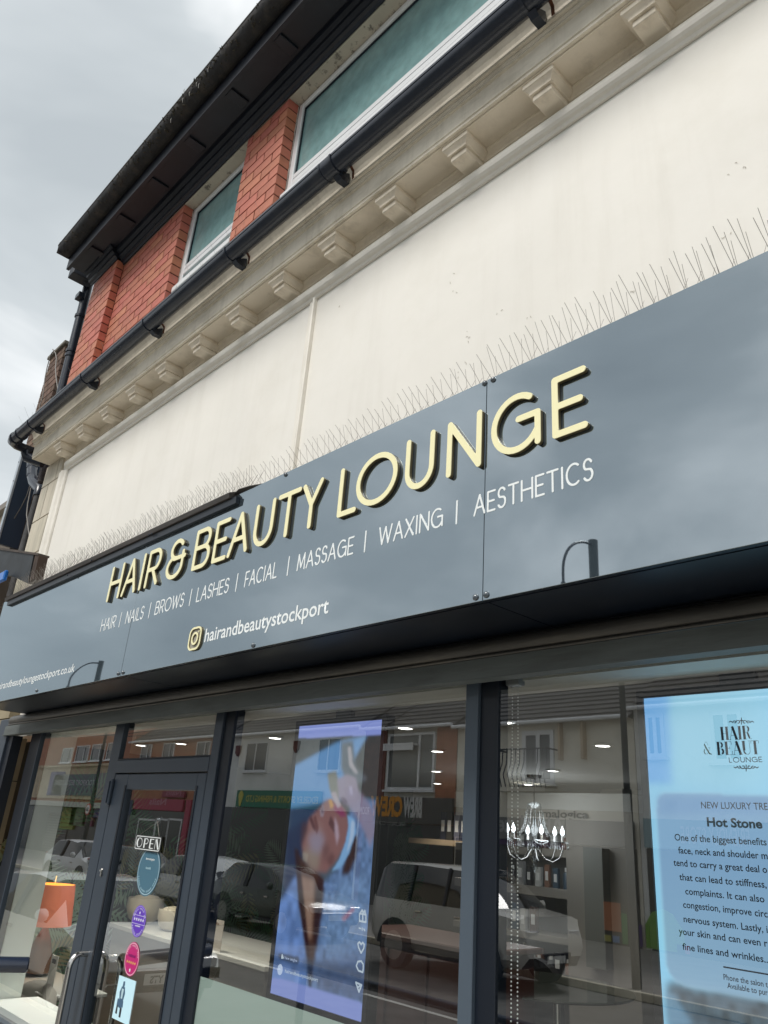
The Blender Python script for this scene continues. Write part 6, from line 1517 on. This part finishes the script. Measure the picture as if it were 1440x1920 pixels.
# street lamps with curved arms
def lamp(label, x, sign20=False):
    t = thing('street_lamp', label, 'street lamp', (x, -9.95, -H), group='street lamps on the far pavement')
    zt_ = 6.0
    MB().tube([(x, -9.95, -H), (x, -9.95, 1.2)], .085, 12).tube([(x, -9.95, 1.2), (x, -9.95, zt_)], .06, 12).build('post', mat('lamp_post_paint', (.035, .045, .045), .5), t, smooth=50)
    MB().tube([(x, -9.95, zt_-1.25), (x, -9.95, zt_)], .10, 12).build('post_head', mat('lamp_head_paint', (.05, .065, .07), .5), t, smooth=50)
    pts = [(x, -9.95+1.15*sin(a), zt_-1.05+.95*cos(a)) for a in np.linspace(0, pi/2*1.0, 12)]+[(x, -8.80, zt_-1.25)]
    MB().tube(pts, .028, 8).build('arm', m_black, t, smooth=60)
    MB().lathe([(.02, 0), (.05, -.05), (.06, -.12), (.13, -.17), (.12, -.22), (.02, -.26)], (x, -8.80, zt_-1.2), 14).build('lantern', m_black, t, smooth=40)
    if sign20:
        s_ = MB().lathe([(.22, 0), (.22, .02)], (x+.02, -9.84, .30), 24, 'y').build('speed_sign', mat('sign_red', (.55, .03, .03), .4), t)
        MB().lathe([(.165, .021), (.165, .024)], (x+.02, -9.84, .30), 24, 'y').build('sign_face', m_vinyl, s_)
        me = text_mesh('lettering', '20', 0, .2, 0, .14, bold=.03); me.transform(Matrix.Rotation(pi, 4, 'Z')); mesh_obj('lettering', me, mat('sign_black', (.02, .02, .02), .5), (x+.12, -9.812, .23), s_)
lamp('street lamp with a speed limit sign, mirrored in the left part of the fascia', at(190, 1242, 3.1+9.95)[0], True)
lamp('street lamp with a curved arm mirrored in the right part of the fascia', at(1112, 1010, 3.1+9.95)[0])
# overhead wires
ow = thing('overhead_wires', 'telephone wires strung above the opposite houses, mirrored in the fanlight', 'wires', (-36, -14, 4))
for i, (z0, z1) in enumerate(((4.7, 4.1), (4.5, 4.6))):
    MB().tube([(-50, -15.5, z0), (-40, -15, (z0+z1)/2-.3), (-30, -15.5, z1)], .02, 5).build('wire', m_black, ow)

# cars
def car(label, x, y, rz, paint_, L_=4.3, Wd=1.78, kind='hatch', plate=None, paintrough=.25):
    t = thing('parked_car', label, 'car', (x, y, -H-.12), rz, group='cars parked in the street')
    pm = mat('car_paint_%d' % len(bpy.data.materials), paint_, paintrough, coat=.6)
    h = {'hatch': 1.46, 'suv': 1.82, 'saloon': 1.44}[kind]; bz = {'hatch': .93, 'suv': 1.15, 'saloon': .92}[kind]
    f = L_/2
    if kind == 'suv': st = [(-f, .75, 1.10, 0), (-f+.05, .45, 1.22, 0), (-f+.12, .40, h-.12, 1), (-f+.35, .38, h-.02, 1), (-.6, .36, h, 1), (.35, .36, h-.03, 1), (.75, .36, h-.25, 1), (1.12, .37, bz+.06, 0), (1.75, .38, bz, 0), (f-.1, .42, bz-.12, 0), (f, .55, bz-.3, 0)]
    else: st = [(-f, .62, .88, 0), (-f+.06, .42, .98, 0), (-f+.30, .34, h-.30, 1), (-f+.75, .30, h-.06, 1), (-.35, .28, h, 1), (.25, .28, h-.05, 1), (.65, .28, h-.22, 1), (1.15, .28, bz+.06, 0), (1.65, .30, bz-.05, 0), (f-.12, .36, bz-.20, 0), (f, .48, bz-.38, 0)]
    b = MB(); n = 11; rows = []
    w = Wd/2
    for (sx, zl, zt_, cab_) in st:
        ef = 1-.16*max(0, (abs(sx)-f+.5)/.5)**2
        ww = w*ef; zb_ = min(bz, zt_-.03) if cab_ else zt_-.05
        tw = ww*.76 if cab_ else ww*.90
        half = [(ww*.90, zl), (ww, zl+.12), (ww*1.0, (zl+zb_)/2), (ww*.97, zb_), (tw, zt_-.04), (tw*.85, zt_)]
        rows.append([(sx, -a, c) for a, c in half]+[(sx, a, c) for a, c in half[::-1]])
    m_ = 12; vs = [p for r_ in rows for p in r_]; b.v = [tuple(map(float, p)) for p in vs]
    for i in range(len(rows)-1):
        for k in range(m_-1):
            g_ = (k in (3, 7)) and st[i][3] and st[i+1][3]
            ws = k in (4, 5, 6) and ((st[i][3] and not st[i+1][3]) or (i >= 5 and st[i][3])) or (k in (4, 5, 6) and not st[i][3] and st[i+1][3])
            b.f.append((i*m_+k, (i+1)*m_+k, (i+1)*m_+k+1, i*m_+k+1)); b.mi.append(1 if (g_ or ws) else 0)
        b.f.append((i*m_+11, (i+1)*m_+11, (i+1)*m_, i*m_)); b.mi.append(2)
    b.f.append(tuple(range(m_))); b.mi.append(0); b.f.append(tuple(range((len(rows)-1)*m_, len(rows)*m_))); b.mi.append(0)
    b.build('body', [pm, m_carglass, m_black], t, local=True, smooth=32)
    # pillars and roof rails
    pl2 = MB()
    for px_ in ((-.45, -.38) if kind != 'suv' else (-.75, .15)):
        for s_ in (-1, 1): pl2.tube([(px_, s_*w*.985, bz), (px_-.03, s_*w*.775, h-.05)], .035, 5)
    pl2.build('door_pillar', m_black, t, local=True)
    rr3 = .34 if kind != 'suv' else .39
    for wx in (-f+.82, f-.85):
        for s_ in (-1, 1):
            wh = MB().lathe([(rr3*.6, -.10), (rr3*.95, -.10), (rr3, -.06), (rr3, .06), (rr3*.95, .10), (rr3*.6, .10)], (wx, s_*(w-.09), rr3), 20, 'y').build('wheel', m_black, t, local=True, smooth=40)
            MB().lathe([(rr3*.62, -.104), (rr3*.5, -.085), (.08, -.10), (.001, -.10)] if s_ < 0 else [(rr3*.62, .104), (rr3*.5, .085), (.08, .10), (.001, .10)], (wx, s_*(w-.09), rr3), 16, 'y').build('rim', mat('alloy', (.3, .3, .3), .35, metal=.7), wh, local=True, smooth=40)
            arch = [(wx+(rr3+.07)*cos(a), rr3+(rr3+.07)*sin(a)) for a in np.linspace(0, pi, 12)]
            MB().prism_y(arch, s_*w*1.004-.003, s_*w*1.004+.003).build('wheel_arch', m_black, t, local=True)
    for s_ in (-1, 1):
        MB().box(f-.22, f-.02, s_*w*.62-.16, s_*w*.62+.16, bz-.33, bz-.20, .02).build('headlight', mat('lamp_glass', (.5, .52, .54), .1, ior=1.8), t, local=True)
        MB().box(-f-.01, -f+.08, s_*w*.72-.10, s_*w*.72+.10, .78, .98, .02).build('tail_light', mat('tail_red', (.25, .01, .01), .2), t, local=True)
        MB().lathe([(.02, -.09), (.075, -.06), (.08, .0), (.02, .04)], (.78 if kind != 'suv' else .85, s_*(w+.10), bz+.10), 10, 'x').build('door_mirror', pm, t, local=True, smooth=50)
        for hx in (-.55, .42): MB().box(hx, hx+.16, s_*(w+.004)-.012, s_*(w+.004)+.012, bz-.16, bz-.125, .004).build('door_handle', m_steel, t, local=True)
        MB().box(-f+.6, f-.6, s_*w*.985-.012, s_*w*.985+.012, .30, .36).build('sill_trim', m_black, t, local=True)
    MB().box(f-.05, f+.012, -.45, .45, .42, .62, .02).build('grille', m_black, t, local=True)
    pt = MB().box(f+.013, f+.022, -.26, .26, .46, .57).build('number_plate', mat('plate_white', (.6, .6, .57), .4), t, local=True)
    if plate:
        me = text_mesh('lettering', plate, 0, .17, 0, .075, bold=.03)
        me.transform(Matrix.Translation((f+.0235, .02, .478)) @ Matrix.Rotation(pi/2, 4, 'Z')); mesh_obj('lettering', me, m_black, (0, 0, 0), pt, local=True)
    return t
car('white square-backed off-road car mirrored in the large window beside the left screen', -10.62, -8.55, 0, (.58, .57, .53), 3.75, 1.95, 'suv')
car('silver hatchback parked across the street, mirrored in the left window pane', -27.6, -8.6, 0, (.70, .72, .73), 4.2, 1.75, 'hatch')
car('silver saloon parked across the street, mirrored in the door glass', -20.6, -8.6, pi, (.68, .71, .72), 4.5, 1.8, 'saloon')
car('dark car parked across the street between the two silver cars', -23.4-.9, -8.6, 0, (.03, .035, .03), 3.9, 1.7, 'hatch')
car('pale grey car parked close by with a plate ending YTS, mirrored in the door', -11.4, -1.42, 0, (.72, .74, .72), 4.4, 1.8, 'saloon', 'YTS', .2)
car('dark green car parked across the street, mirrored behind the palm wallpaper', -16.6, -8.6, 0, (.03, .05, .035), 4.1, 1.75, 'hatch')
# pedestrian guard rail along the near kerb
gr = thing('guard_rail', 'dark pedestrian guard rail along the near kerb mirrored low in the windows', 'guard rail', (-4, -.30, -H))
MB().tube([(-7.2, -.30, -.93), (2, -.30, -.93)], .03, 10).build('top_rail', m_navyrail, gr, smooth=50)
MB().tube([(-7.2, -.30, -1.85), (2, -.30, -1.85)], .025, 10).build('bottom_rail', m_navyrail, gr, smooth=50)
for xx in np.arange(-7.1, 2, 1.85): MB().tube([(xx, -.30, -H), (xx, -.30, -.93)], .03, 8).build('post', m_navyrail, gr, smooth=50)
